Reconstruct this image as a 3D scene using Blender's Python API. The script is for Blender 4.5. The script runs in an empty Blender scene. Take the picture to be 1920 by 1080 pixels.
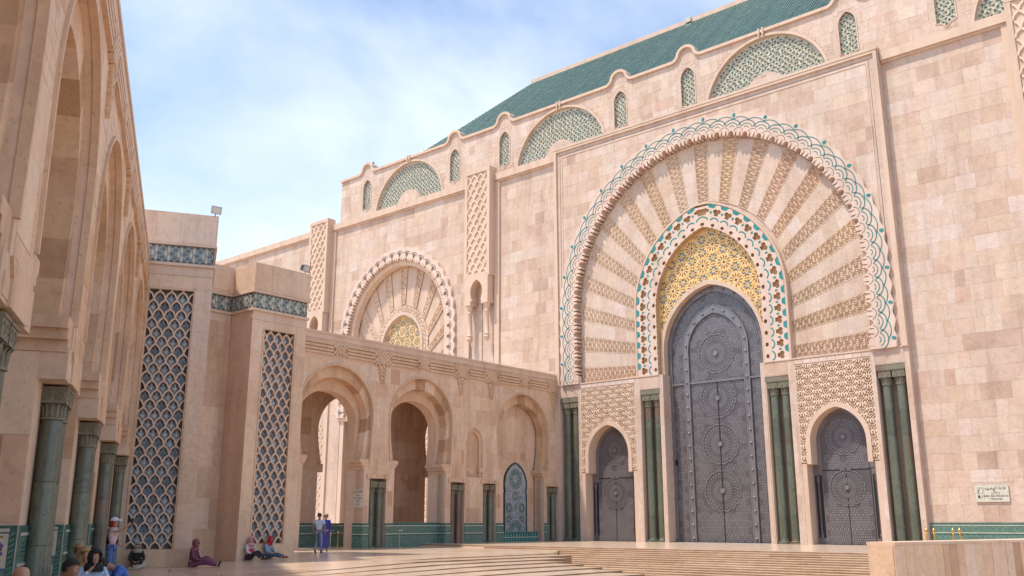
import bpy, math, random
import numpy as np
from math import sin, cos, pi, radians, atan2, hypot, sqrt
from mathutils import Vector
from mathutils.geometry import tessellate_polygon

# ------------------------------------------------------------------ camera, sky, sun, exposure
S = 0.78                      # one survey unit in metres
sc = bpy.context.scene
COL = sc.collection
CAM = (50.4615, -64.6291, 1.5)
YAW, PIT = radians(40.73), radians(14.1)
cd = bpy.data.cameras.new('camera'); cam = bpy.data.objects.new('camera', cd); COL.objects.link(cam)
cd.sensor_width = 36; cd.lens = 1750 / 1920 * 36; cd.clip_start = .1; cd.clip_end = 2000
cam.location = [c * S for c in CAM]
cam.rotation_euler = (pi / 2 + PIT, 0, YAW)
sc.camera = cam

SUN = Vector((-0.22, -0.37, 0.90)).normalized()      # towards the sun
w = bpy.data.worlds.new('World'); sc.world = w; w.use_nodes = True
nt = w.node_tree; nt.nodes.clear()
out = nt.nodes.new('ShaderNodeOutputWorld'); bg = nt.nodes.new('ShaderNodeBackground')
sky = nt.nodes.new('ShaderNodeTexSky'); sky.sky_type = 'NISHITA'; sky.sun_disc = False
sky.sun_elevation = math.asin(SUN.z); sky.sun_rotation = atan2(SUN.x, SUN.y)
sky.altitude = 10; sky.air_density = 1.0; sky.dust_density = .6; sky.ozone_density = 2.5
tc = nt.nodes.new('ShaderNodeTexCoord'); mp = nt.nodes.new('ShaderNodeMapping')
mp.inputs['Scale'].default_value = (1.0, 1.0, 2.0); mp.inputs['Location'].default_value = (3.1, 1.7, 0.35)
n1 = nt.nodes.new('ShaderNodeTexNoise'); n1.inputs['Scale'].default_value = 1.9; n1.inputs['Detail'].default_value = 7
n1.inputs['Roughness'].default_value = .52; n1.inputs['Distortion'].default_value = .35
rp = nt.nodes.new('ShaderNodeValToRGB'); rp.color_ramp.elements[0].position = .43; rp.color_ramp.elements[1].position = .63
rp.color_ramp.elements[0].color = (.16, .16, .16, 1); rp.color_ramp.elements[1].color = (.78, .78, .78, 1)
mx = nt.nodes.new('ShaderNodeMix'); mx.data_type = 'RGBA'
mx.inputs[7].default_value = (4.5, 4.9, 5.4, 1)
nt.links.new(tc.outputs['Generated'], mp.inputs['Vector']); nt.links.new(mp.outputs[0], n1.inputs['Vector'])
nt.links.new(n1.outputs['Fac'], rp.inputs[0]); nt.links.new(rp.outputs[0], mx.inputs[0])
nt.links.new(sky.outputs[0], mx.inputs[6]); nt.links.new(mx.outputs[2], bg.inputs[0])
bg.inputs[1].default_value = .15
nt.links.new(bg.outputs[0], out.inputs[0])

sl = bpy.data.lights.new('sun', 'SUN'); sl.energy = 3.0; sl.angle = radians(2); sl.color = (1, .92, .80)
so = bpy.data.objects.new('sun', sl); COL.objects.link(so)
so.rotation_euler = SUN.to_track_quat('Z', 'Y').to_euler(); so.location = (0, -40, 80)
vs = sc.view_settings
vs.view_transform = 'Standard'; vs.look = 'None'; vs.exposure = 0.72; vs.gamma = 1; vs.use_curve_mapping = False
sc.cycles.max_bounces = 7; sc.cycles.diffuse_bounces = 5; sc.cycles.glossy_bounces = 3
sc.cycles.use_denoising = True

rng = random.Random(7)
nrng = np.random.RandomState(3)

# ------------------------------------------------------------------ materials
MAT = {}
def nodes_of(name):
    m = bpy.data.materials.new(name); m.use_nodes = True; MAT[name] = m
    t = m.node_tree; b = t.nodes['Principled BSDF']
    return m, t, b
def N(t, typ, **kw):
    n = t.nodes.new(typ)
    for k, v in kw.items():
        if k in n.inputs: n.inputs[k].default_value = v
        else: setattr(n, k, v)
    return n
def ramp(t, fac, stops):
    r = t.nodes.new('ShaderNodeValToRGB'); e = r.color_ramp.elements
    while len(e) < len(stops): e.new(.5)
    for x, (p, c) in zip(e, stops): x.position = p; x.color = (*c, 1)
    t.links.new(fac, r.inputs[0]); return r.outputs[0]
def mixc(t, fac, a, b, mode='MIX'):
    m = t.nodes.new('ShaderNodeMix'); m.data_type = 'RGBA'; m.blend_type = mode
    for sock, v in ((0, fac), (6, a), (7, b)):
        if hasattr(v, 'is_output'): t.links.new(v, m.inputs[sock])
        elif sock == 0: m.inputs[0].default_value = v
        else: m.inputs[sock].default_value = (*v, 1)
    return m.outputs[2]
def geo_pos(t): return N(t, 'ShaderNodeNewGeometry').outputs['Position']
def add_bump(t, b, h, strength=.3, dist=.02):
    bp = N(t, 'ShaderNodeBump'); bp.inputs['Strength'].default_value = strength; bp.inputs['Distance'].default_value = dist
    t.links.new(h, bp.inputs['Height']); t.links.new(bp.outputs[0], b.inputs['Normal'])

def stone(name, stops, rough=.55, mott=.5, pit=True, vein=.18, spec=.35):
    m, t, b = nodes_of(name); p = geo_pos(t)
    at = N(t, 'ShaderNodeAttribute'); at.attribute_name = 'tone'
    n = N(t, 'ShaderNodeTexNoise', Scale=.55, Detail=5., Roughness=.6); t.links.new(p, n.inputs['Vector'])
    ma = N(t, 'ShaderNodeMath', operation='MULTIPLY_ADD'); ma.inputs[1].default_value = mott; t.links.new(n.outputs['Fac'], ma.inputs[0])
    sb = N(t, 'ShaderNodeMath', operation='SUBTRACT'); sb.inputs[1].default_value = mott * .5; t.links.new(at.outputs['Fac'], sb.inputs[0])
    t.links.new(sb.outputs[0], ma.inputs[2])
    c = ramp(t, ma.outputs[0], stops)
    fm = N(t, 'ShaderNodeMath', operation='MULTIPLY'); fm.inputs[1].default_value = 57.3; t.links.new(at.outputs['Fac'], fm.inputs[0])
    ff = N(t, 'ShaderNodeMath', operation='FRACT'); t.links.new(fm.outputs[0], ff.inputs[0])
    c = mixc(t, .9, c, ramp(t, ff.outputs[0], [(0, (1.02, .985, .93)), (.35, (1, 1, 1)), (.65, (.99, .985, 1.02)), (1, (1.03, .96, .96))]), 'MULTIPLY')
    n2 = N(t, 'ShaderNodeTexNoise', Scale=3.2, Detail=6., Roughness=.65, Distortion=1.2); t.links.new(p, n2.inputs['Vector'])
    c2 = ramp(t, n2.outputs['Fac'], [(.3, (.80, .76, .74)), (.55, (1, 1, 1)), (.75, (1.08, 1.05, 1.02))])
    c = mixc(t, vein * 3, c, c2, 'MULTIPLY')
    n3 = N(t, 'ShaderNodeTexNoise', Scale=14., Detail=4.); t.links.new(p, n3.inputs['Vector'])
    if pit:
        c3 = ramp(t, n3.outputs['Fac'], [(.30, (.62, .52, .45)), (.37, (1, 1, 1))])
        c = mixc(t, .55, c, c3, 'MULTIPLY')
    mpn = N(t, 'ShaderNodeMapping'); mpn.inputs['Scale'].default_value = (1.3, 1.3, .14); t.links.new(p, mpn.inputs['Vector'])
    n4 = N(t, 'ShaderNodeTexNoise', Scale=1.1, Detail=5., Roughness=.6); t.links.new(mpn.outputs[0], n4.inputs['Vector'])
    c = mixc(t, .8, c, ramp(t, n4.outputs['Fac'], [(.32, (.84, .80, .77)), (.52, (1, 1, 1)), (.72, (1.05, 1.04, 1.03))]), 'MULTIPLY')
    t.links.new(c, b.inputs['Base Color']); b.inputs['Roughness'].default_value = rough
    b.inputs['Specular IOR Level'].default_value = spec
    add_bump(t, b, n3.outputs['Fac'], .25, .01)
    return m
PINK = [(.05, (.42, .285, .215)), (.3, (.53, .38, .295)), (.5, (.59, .452, .355)), (.7, (.625, .495, .405)), (.95, (.66, .545, .47))]
WARM = [(.05, (.44, .275, .165)), (.35, (.57, .38, .24)), (.6, (.68, .48, .32)), (.95, (.73, .56, .42))]  # saturation raised to paint in the warm shade of the arcades
PEACH = [(.05, (.50, .33, .225)), (.3, (.60, .42, .30)), (.5, (.66, .485, .345)), (.7, (.69, .52, .39)), (.95, (.71, .555, .45))]  # warm bounce light on the shaded arcades and pavilion is put into this colour
stone('stone', PINK, mott=.8, vein=.24); stone('stone_warm', WARM, mott=.7, vein=.24); stone('stone_peach', PEACH, mott=.7, vein=.24)
stone('trim', [(.1, (.57, .41, .29)), (.5, (.63, .47, .35)), (.9, (.67, .525, .42))], mott=.35, pit=False, vein=.1)
stone('stucco', [(.1, (.64, .475, .33)), (.5, (.70, .54, .40)), (.9, (.73, .59, .46))], rough=.75, mott=.4, pit=False, vein=.08)
stone('ochre', [(.1, (.46, .28, .14)), (.5, (.52, .34, .19)), (.9, (.56, .40, .25))], rough=.7, mott=.4, pit=False)
stone('pale', [(.1, (.58, .44, .35)), (.5, (.64, .495, .405)), (.9, (.68, .545, .46))], mott=.3, pit=False, vein=.08)
stone('floor', [(.1, (.53, .38, .26)), (.5, (.62, .465, .34)), (.9, (.67, .53, .41))], rough=.22, mott=.6, pit=False, vein=.2, spec=.5)
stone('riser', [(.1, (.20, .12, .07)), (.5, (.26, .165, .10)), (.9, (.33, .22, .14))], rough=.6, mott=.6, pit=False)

def marble(name, a, bb, c3, rough=.28):
    m, t, b = nodes_of(name); p = geo_pos(t)
    mpn = N(t, 'ShaderNodeMapping'); mpn.inputs['Scale'].default_value = (1, 1, .55); t.links.new(p, mpn.inputs['Vector'])
    n = N(t, 'ShaderNodeTexNoise', Scale=2.3, Detail=8., Roughness=.75, Distortion=2.6); t.links.new(mpn.outputs[0], n.inputs['Vector'])
    c = ramp(t, n.outputs['Fac'], [(.32, a), (.5, bb), (.62, a), (.72, c3)])
    n2 = N(t, 'ShaderNodeTexNoise', Scale=.35, Detail=2.); t.links.new(p, n2.inputs['Vector'])
    red = ramp(t, n2.outputs['Fac'], [(.57, (0, 0, 0)), (.63, (.8, .8, .8))])
    c = mixc(t, red, c, (.19, .10, .075))
    at = N(t, 'ShaderNodeAttribute'); at.attribute_name = 'tone'
    tn = ramp(t, at.outputs['Fac'], [(0, (.7, .7, .7)), (1, (1.25, 1.25, 1.25))])
    c = mixc(t, 1., c, tn, 'MULTIPLY')
    t.links.new(c, b.inputs['Base Color']); b.inputs['Roughness'].default_value = rough
marble('green_marble', (.07, .08, .058), (.16, .175, .13), (.40, .39, .31))
marble('capital_stone', (.15, .13, .09), (.21, .19, .135), (.28, .26, .19), .6)

def plain(name, col, rough=.5, metal=0., noise=.15, nscale=6., bump=0.):
    m, t, b = nodes_of(name); p = geo_pos(t)
    n = N(t, 'ShaderNodeTexNoise', Scale=nscale, Detail=4.); t.links.new(p, n.inputs['Vector'])
    c2 = ramp(t, n.outputs['Fac'], [(.3, tuple(x * (1 - noise) for x in col)), (.7, tuple(min(1, x * (1 + noise)) for x in col))])
    t.links.new(c2, b.inputs['Base Color']); b.inputs['Roughness'].default_value = rough; b.inputs['Metallic'].default_value = metal
    if bump: add_bump(t, b, n.outputs['Fac'], bump, .01)
    return m
plain('door_metal', (.125, .112, .118), .45, .35, .22, 1.2)
plain('door_band', (.22, .20, .21), .42, .45, .15, 1.5)
plain('door_petal', (.235, .22, .225), .42, .35, .12, 3)
plain('gold', (.62, .36, .09), .45, .2, .3, 2.5)
plain('gold_light', (.77, .52, .23), .45, .15, .2, 4)
plain('gold_pale', (.74, .55, .30), .5, .1, .2, 4)
plain('door_star', (.30, .285, .29), .42, .35, .12, 3)
plain('frieze_rib', (.33, .35, .33), .45, 0, .2, 4)
plain('frieze_tile', (.13, .175, .185), .35, 0, .3, 4)
plain('gold_dark', (.40, .20, .05), .6, .1, .25, 4)
plain('teal', (.025, .22, .21), .25, 0, .25, 8)
plain('inlay_line', (.06, .20, .19), .35, 0, .3, 6)
plain('teal_pale', (.13, .22, .18), .25, 0, .2, 8)
plain('green_tile', (.045, .13, .105), .22, 0, .35, 9)
plain('blue_tile', (.09, .15, .29), .25, 0, .3, 9)
plain('violet_tile', (.16, .14, .30), .25, 0, .3, 9)
plain('slate_blue', (.165, .205, .25), .35, 0, .3, 3)
plain('slate_light', (.29, .35, .40), .35, 0, .25, 5)
plain('slate_dark', (.11, .11, .105), .5, 0, .3, 4)
plain('brown_tile', (.20, .09, .05), .3, 0, .3, 8)
plain('ochre_tile', (.34, .20, .06), .3, 0, .2, 8)
plain('white_tile', (.55, .52, .44), .3, 0, .12, 8)
plain('cream_tile', (.50, .47, .37), .35, 0, .2, 5)
plain('dark_tile', (.02, .035, .035), .35, 0, .3, 6)
plain('joint', (.16, .11, .08), .8, 0, .2, 5)
plain('brass', (.50, .34, .12), .32, .85, .15, 10)
plain('steel', (.35, .35, .36), .35, .8, .1, 10)
plain('black', (.014, .014, .015), .5, 0, .2, 8)
plain('lamp_glass', (.55, .55, .52), .15, .2, .1, 8)
plain('sign_face', (.58, .55, .46), .45, 0, .08, 6)
plain('sign_ink', (.03, .03, .03), .6)
plain('skin', (.46, .24, .15), .55, 0, .1, 12)
plain('skin_tan', (.36, .17, .10), .55, 0, .1, 12)

# glazed roof tile: tone varies along each row
m, t, b = nodes_of('roof_tile'); p = geo_pos(t)
n = N(t, 'ShaderNodeTexNoise', Scale=2.4, Detail=6., Roughness=.75); t.links.new(p, n.inputs['Vector'])
wv = N(t, 'ShaderNodeTexWave', Scale=1.1, Distortion=.6); wv.bands_direction = 'Z'; t.links.new(p, wv.inputs['Vector'])
c = ramp(t, n.outputs['Fac'], [(.3, (.035, .075, .06)), (.5, (.065, .13, .107)), (.68, (.125, .20, .168))])
c = mixc(t, .25, c, ramp(t, wv.outputs['Fac'], [(.3, (.4, .4, .4)), (.7, (1, 1, 1))]), 'MULTIPLY')
oi_ = N(t, 'ShaderNodeObjectInfo')
c = mixc(t, 1., c, ramp(t, oi_.outputs['Random'], [(0, (.82, .84, .83)), (.5, (1, 1, 1)), (1, (1.2, 1.15, 1.1))]), 'MULTIPLY')
t.links.new(c, b.inputs['Base Color']); b.inputs['Roughness'].default_value = .33
add_bump(t, b, wv.outputs['Fac'], .5, .03)

def fabric(col):
    k = 'cloth_%02x%02x%02x' % tuple(int(255 * x) for x in col)
    if k not in MAT: plain(k, col, .85, 0, .22, 14, .3)
    return k

# ------------------------------------------------------------------ mesh helpers (survey units in, metres out)
class Fr:
    """a vertical plane: s runs right along it, z up, d outwards towards the viewer"""
    def __init__(s, ox, oy, sx, sy):
        l = hypot(sx, sy); s.o = (ox, oy); s.s = (sx / l, sy / l); s.n = (sy / l, -sx / l); s.ang = atan2(sy, sx)
    def P(f, s, z, d=0.):
        return (f.o[0] + f.s[0] * s + f.n[0] * d, f.o[1] + f.s[1] * s + f.n[1] * d, z)
WL = {}
class MB:
    def __init__(s): s.v = []; s.f = []; s.m = []; s.t = []; s.tone = .5
    def add(s, vs_, fs, mi=0):
        o = len(s.v); s.v.extend(vs_)
        for f in fs: s.f.append(tuple(i + o for i in f)); s.m.append(mi); s.t.append(s.tone)
    def box(s, a, b, mi=0):
        (x0, y0, z0), (x1, y1, z1) = a, b
        s.add([(x0, y0, z0), (x1, y0, z0), (x1, y1, z0), (x0, y1, z0), (x0, y0, z1), (x1, y0, z1), (x1, y1, z1), (x0, y1, z1)],
              [(0, 3, 2, 1), (4, 5, 6, 7), (0, 1, 5, 4), (1, 2, 6, 5), (2, 3, 7, 6), (3, 0, 4, 7)], mi)
    def fbox(s, fr, s0, s1, z0, z1, d0, d1, mi=0):
        P = fr.P
        s.add([P(s0, z0, d1), P(s1, z0, d1), P(s1, z0, d0), P(s0, z0, d0), P(s0, z1, d1), P(s1, z1, d1), P(s1, z1, d0), P(s0, z1, d0)],
              [(0, 3, 2, 1), (4, 5, 6, 7), (0, 1, 5, 4), (1, 2, 6, 5), (2, 3, 7, 6), (3, 0, 4, 7)], mi)
    def plate(s, fr, outer, d0, d1, mi=0, holes=(), side=None, back=False):
        """polygon (s,z) with holes, front face at d1, edge walls back to d0"""
        side = mi if side is None else side
        loops = [list(outer)] + [list(h) for h in holes]
        flat = [p for l in loops for p in l]
        tris = tessellate_polygon([[Vector((p[0], p[1], 0)) for p in l] for l in loops])
        fs = []
        for a, b_, c in tris:
            (ax, ay), (bx, by), (cx, cy) = flat[a], flat[b_], flat[c]
            fs.append((a, b_, c) if (bx - ax) * (cy - ay) - (by - ay) * (cx - ax) > 0 else (a, c, b_))
        s.add([fr.P(p[0], p[1], d1) for p in flat], fs, mi)
        if back: s.add([fr.P(p[0], p[1], d0) for p in flat], [f[::-1] for f in fs], mi)
        for k, l in enumerate(loops):
            n = len(l); ar = sum(l[i][0] * l[(i + 1) % n][1] - l[(i + 1) % n][0] * l[i][1] for i in range(n))
            if (ar > 0) == (k > 0): l = l[::-1]
            vs_ = [fr.P(p[0], p[1], d) for p in l for d in (d1, d0)]
            s.add(vs_, [(2 * i, 2 * i + 1, 2 * ((i + 1) % n) + 1, 2 * ((i + 1) % n)) for i in range(n)], side)
    def strip(s, fr, pts, wd, d0, d1, mi=0, closed=False):
        """raised ribbon along a polyline (s,z)"""
        n = len(pts); L = []; R = []
        for i, p in enumerate(pts):
            a = pts[i - 1] if (i or closed) else p; c = pts[(i + 1) % n] if (i < n - 1 or closed) else p
            tx, ty = c[0] - a[0], c[1] - a[1]; l = hypot(tx, ty) or 1
            nx, ny = -ty / l * wd / 2, tx / l * wd / 2
            L.append((p[0] + nx, p[1] + ny)); R.append((p[0] - nx, p[1] - ny))
        vs_ = []
        for a, c in zip(L, R): vs_ += [fr.P(*a, d0), fr.P(*a, d1), fr.P(*c, d1), fr.P(*c, d0)]
        fs = []
        for i in range(n if closed else n - 1):
            j = (i + 1) % n
            for k in range(3): fs.append((4 * i + k, 4 * i + k + 1, 4 * j + k + 1, 4 * j + k))
        if not closed: fs += [(0, 3, 2, 1), (4 * n - 4, 4 * n - 3, 4 * n - 2, 4 * n - 1)]
        s.add(vs_, fs, mi)
    def ring(s, fr, A, B, d0, d1, mi=0, dB=None):
        """band between two open outlines of equal length; A inner, B outer"""
        n = len(A); vs_ = []
        for a, c in zip(A, B): vs_ += [fr.P(*a, d0), fr.P(*a, d1), fr.P(*c, d1 if dB is None else dB), fr.P(*c, d0)]
        fs = []
        for i in range(n - 1):
            for k in range(3): fs.append((4 * i + k, 4 * i + k + 1, 4 * i + k + 5, 4 * i + k + 4))
        fs += [(0, 3, 2, 1), (4 * n - 4, 4 * n - 3, 4 * n - 2, 4 * n - 1)]
        s.add(vs_, fs, mi)
    def lathe(s, c, prof, n=18, mi=0, a0=0., a1=2 * pi):
        full = abs(a1 - a0 - 2 * pi) < 1e-6; m_ = n if full else n + 1
        vs_ = []
        for r, z in prof:
            for i in range(m_):
                a = a0 + (a1 - a0) * i / n; vs_.append((c[0] + r * cos(a), c[1] + r * sin(a), c[2] + z))
        fs = []
        for k in range(len(prof) - 1):
            for i in range(n):
                j = (i + 1) % m_; fs.append((k * m_ + i, k * m_ + j, (k + 1) * m_ + j, (k + 1) * m_ + i))
        s.add(vs_, fs, mi)
    def tube(s, pts, r, n=8, mi=0):
        prev = None; rings = []
        for i, p in enumerate(pts):
            p = Vector(p); a = Vector(pts[max(i - 1, 0)]); c = Vector(pts[min(i + 1, len(pts) - 1)])
            t_ = (c - a).normalized(); up = Vector((0, 0, 1)) if abs(t_.z) < .9 else Vector((1, 0, 0))
            x = t_.cross(up).normalized(); y = x.cross(t_)
            rr = r[i] if isinstance(r, (list, tuple)) else r
            rings.append([tuple(p + x * cos(2 * pi * k / n) * rr + y * sin(2 * pi * k / n) * rr) for k in range(n)])
        vs_ = [v for q in rings for v in q]; fs = []
        for i in range(len(pts) - 1):
            for k in range(n): fs.append((i * n + k, i * n + (k + 1) % n, (i + 1) * n + (k + 1) % n, (i + 1) * n + k))
        fs += [tuple(range(n))[::-1], tuple(range((len(pts) - 1) * n, len(pts) * n))]
        s.add(vs_, fs, mi)
    def mesh(s, name, mats, smooth=False, off=(0, 0, 0)):
        me = bpy.data.meshes.new(name)
        v = np.array(s.v, dtype=float) * S - np.array(off)
        me.from_pydata(v.tolist(), [], s.f)
        for k in ([mats] if isinstance(mats, str) else mats): me.materials.append(MAT[k])
        me.polygons.foreach_set('material_index', s.m)
        at = me.attributes.new('tone', 'FLOAT', 'FACE'); at.data.foreach_set('value', s.t)
        if smooth:
            me.polygons.foreach_set('use_smooth', [True] * len(s.f))
            if smooth != 'all': me.set_sharp_from_angle(angle=radians(40))
        me.update()
        return me
    def build(s, name, mats, parent=None, smooth=False, kind=None, **tags):
        v = np.array(s.v) * S; c = (v.min(0) + v.max(0)) / 2
        if parent is None: c[2] = v[:, 2].min()
        return put(name, s.mesh(name, mats, smooth, c), c, parent, kind, **tags)
def put(name, me, c, parent=None, kind=None, rot=None, scale=None, label=None, cat=None, group=None):
    o = bpy.data.objects.new(name, me); COL.objects.link(o); WL[o] = tuple(c)
    if parent: o.parent = parent; o.location = [c[i] - WL[parent][i] for i in range(3)]
    else: o.location = c
    if rot: o.rotation_euler = rot
    if scale: o.scale = scale
    if kind: o['kind'] = kind
    if label: o['label'] = label
    if cat: o['category'] = cat
    if group: o['group'] = group
    return o
def thing(name, loc, label, cat, group=None):
    return put(name, None, [c * S for c in loc], label=label, cat=cat, group=group)
def inst(name, me, fr, s, z, d, parent, phi=0., scale=None, **k):
    p = fr.P(s, z, d)
    return put(name, me, [c * S for c in p], parent, rot=(0, -phi, fr.ang), scale=scale, **k)
LOC = Fr(0, 0, 1, 0)           # local frame used for shared meshes: P(s,z,d) -> (s,-d,z)

# outlines -----------------------------------------------------------------
def arch(c, wd, zs, zt, zb=None, n=16, wb=None):
    """pointed (or round) arch outline from bottom left over the top to bottom right; wb narrows the foot into a horseshoe"""
    r = zt - zs; e = max(0., (r * r - wd * wd) / (2 * wd)); R = wd + e
    th = math.acos(min(1, e / R)) if e > 0 else pi / 2
    left = []
    for i in range(n + 1):
        a = pi - th * i / n
        left.append((e + R * cos(a), zs + R * sin(a) * (r / (R * sin(th)))))
    if zb is not None:
        m_ = 6 if wb else 1
        foot = []
        for i in range(m_):
            t_ = 1 - i / m_; k = wd - (wd - (wb or wd)) * t_ ** 1.7
            foot.append((-k, zs + (zb - zs) * t_))
        left = foot + left
    pts = [(c + x, z) for x, z in left] + [(c - x, z) for x, z in left[-2::-1]]
    return pts
def resample(pts, n):
    p = np.array(pts); d = np.r_[0, np.cumsum(np.hypot(*np.diff(p, axis=0).T))]
    q = np.linspace(0, d[-1], n)
    return [tuple(x) for x in np.c_[np.interp(q, d, p[:, 0]), np.interp(q, d, p[:, 1])]]
class Path:
    def __init__(s, pts):
        s.p = np.array(pts); s.d = np.r_[0, np.cumsum(np.hypot(*np.diff(s.p, axis=0).T))]; s.L = s.d[-1]
    def at(s, a):
        x = np.interp(a, s.d, s.p[:, 0]); z = np.interp(a, s.d, s.p[:, 1])
        if a < 0: z += a
        if a > s.L: z -= a - s.L
        return x, z
    def map(s, a, r):
        x0, z0 = s.at(a - .25); x1, z1 = s.at(a + .25); l = hypot(x1 - x0, z1 - z0)
        x, z = s.at(a); return (x - (z1 - z0) / l * r, z + (x1 - x0) / l * r)
def inside(pts, x, z):
    c = False; j = len(pts) - 1
    for i in range(len(pts)):
        (xi, zi), (xj, zj) = pts[i], pts[j]
        if (zi > z) != (zj > z) and x < (xj - xi) * (z - zi) / (zj - zi) + xi: c = not c
        j = i
    return c

# stone cladding -----------------------------------------------------------
CAMV = np.array(CAM)
class Cladding:
    def __init__(s, th, mat='stone', limit=290): s.th = th; s.q = []; s.mat = mat; s.limit = limit
    def area(s, fr, s0, s1, z0, z1, d, ok=None, row=1.2, wmin=.55, wmax=2.3, rowj=.0, split=True, base=.55, var=.135, clip=None):
        nr = max(1, round((z1 - z0) / row)); h = (z1 - z0) / nr
        for r in range(nr):
            a = z0 + r * h; x = s0; tr = rng.gauss(0, .05)
            while x < s1 - .05:
                wd = rng.uniform(wmin, wmax) if rng.random() < .75 else rng.uniform(wmin, wmax * .55)
                e = min(s1, x + wd)
                if s1 - e < wmin * .6: e = s1
                tone = min(.98, max(.04, base + tr + rng.gauss(0, var)))
                s._try(fr, x, e, a, a + h, d, ok, tone, 0 if split else 9)
                x = e
    def _try(s, fr, x0, x1, z0, z1, d, ok, tone, lev):
        if ok is None: good = True
        else:
            xs = [x0 + (x1 - x0) * k / 2 for k in range(3)]; zs = [z0 + (z1 - z0) * k / 2 for k in range(3)]
            r = [ok(x, z) for x in xs for z in zs]; good = all(r)
            if not good:
                if any(r) and lev < 2:
                    xm = (x0 + x1) / 2; zm = (z0 + z1) / 2
                    for a, b_ in ((x0, xm), (xm, x1)):
                        for c, d_ in ((z0, zm), (zm, z1)): s._try(fr, a, b_, c, d_, d, ok, tone, lev + 1)
                return
        s.q.append((fr, x0, x1, z0, z1, d, tone))
    def finish(s, name='stone_slab', rest='stone_cladding'):
        def big(e):
            fr, x0, x1, z0, z1, d, tone = e
            c = np.array(fr.P((x0 + x1) / 2, (z0 + z1) / 2, d)); v = CAMV - c; l = np.linalg.norm(v)
            f = np.array((-sin(YAW), cos(YAW), 0)); vv = c - CAMV
            if vv @ f < 1: return 0
            px = (vv @ np.array((cos(YAW), sin(YAW), 0))) / (vv @ f)
            if abs(px) > .62: return 0
            cosv = max(0.02, (v @ np.array((fr.n[0], fr.n[1], 0))) / l)
            return (x1 - x0) * (z1 - z0) * cosv / l ** 2
        s.q.sort(key=big, reverse=True); g = .006
        mb2 = MB()
        for i, (fr, x0, x1, z0, z1, d, tone) in enumerate(s.q):
            mb = MB() if i < s.limit else mb2
            mb.tone = tone; dd = d + rng.uniform(.008, .017)
            P = fr.P; a, b_, c, e = x0 + g, x1 - g, z0 + g, z1 - g
            mb.add([P(a, c, dd), P(b_, c, dd), P(b_, e, dd), P(a, e, dd), P(a, c, d), P(b_, c, d), P(b_, e, d), P(a, e, d)],
                   [(0, 1, 2, 3), (4, 5, 1, 0), (5, 6, 2, 1), (6, 7, 3, 2), (7, 4, 0, 3)])
            if i < s.limit: mb.build(name, s.mat, s.th)
        if mb2.v: mb2.build(rest, s.mat, s.th, kind='stuff')

# carved relief ------------------------------------------------------------
MOTIF = [(0, .21, .07, .14, 0), (-.17, .15, .06, .13, .7), (.17, .15, .06, .13, -.7),
         (-.13, -.10, .05, .12, -.8), (.13, -.10, .05, .12, .8), (0, -.27, .075, .085, 0), (-.31, .36, .055, .10, -.4), (.31, .36, .055, .10, .4),
         (-.33, -.02, .06, .09, .3), (.33, -.02, .06, .09, -.3), (-.25, -.33, .05, .12, .6), (.25, -.33, .05, .12, -.6), (0, .44, .07, .055, 0),
         (-.46, .17, .05, .09, 0), (.46, .17, .05, .09, 0), (-.45, -.22, .06, .08, .4), (.45, -.22, .06, .08, -.4)]
def carve(u, v, c, asp=1.25):
    """1 on the raised face, 0 in the cut pattern; floral cuts on a half drop lattice"""
    cu, cv = c, c * asp
    iu = np.floor(u / cu); vv = v / cv + .5 * (np.mod(iu, 2))
    x = u / cu - iu - .5; y = vv - np.floor(vv) - .5
    h = np.ones_like(x)
    for cx, cy, rx, ry, a in MOTIF:
        dx, dy = x - cx, y - cy; ca, sa = cos(a), sin(a)
        q = ((dx * ca + dy * sa) / rx) ** 2 + ((-dx * sa + dy * ca) / ry) ** 2
        h = np.minimum(h, np.clip((q - .85) / .45, 0, 1))
    return h
def relief(name, mat, parent, mapping, Lu, Lv, res, c, depth, keep=None, edge=.06, asp=1.25, tone=.5):
    nu, nv = max(2, int(Lu / res)), max(2, int(Lv / res))
    u, v = np.meshgrid(np.linspace(0, Lu, nu + 1), np.linspace(0, Lv, nv + 1))
    h = carve(u + 7 * c, v + 5 * c, c, asp)
    h = np.where((u < edge) | (u > Lu - edge) | (v < edge) | (v > Lv - edge), 1, h)
    pos = mapping(u, v, -depth * (1 - h))
    pts = np.stack(pos, -1).reshape(-1, 3)
    idx = np.arange((nu + 1) * (nv + 1)).reshape(nv + 1, nu + 1)
    q = np.stack([idx[:-1, :-1], idx[:-1, 1:], idx[1:, 1:], idx[1:, :-1]], -1).reshape(-1, 4)
    if keep is not None:
        k = keep(u, v); kk = (k[:-1, :-1] & k[:-1, 1:] & k[1:, 1:] & k[1:, :-1]).reshape(-1); q = q[kk]
    mb = MB(); mb.tone = tone; mb.v = [tuple(p) for p in pts]; mb.f = [tuple(map(int, f)) for f in q]
    mb.m = [0] * len(mb.f); mb.t = [tone] * len(mb.f)
    return mb.build(name, mat, parent)

def rosette_pts(mb, fr, cs, cz, d, rings, mi_of=None, rot=0., thick=.0):
    """rings: (r0, r1, count, width fraction, material index): petals as thin lozenges"""
    for r0, r1, cnt, wf, mi in rings:
        for k in range(cnt):
            a = rot + 2 * pi * (k + .5 * (rings.index((r0, r1, cnt, wf, mi)) % 2)) / cnt
            hw = pi * (r0 + r1) / 2 / cnt * wf; rm = r0 + (r1 - r0) * .62
            ca, sa = cos(a), sin(a)
            q = [(r0, 0), (rm, -hw), (r1, 0), (rm, hw)]
            P = [fr.P(cs + x * ca - y * sa, cz + x * sa + y * ca, d) for x, y in q]
            mb.add(P, [(0, 1, 2, 3)], mi)

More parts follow.
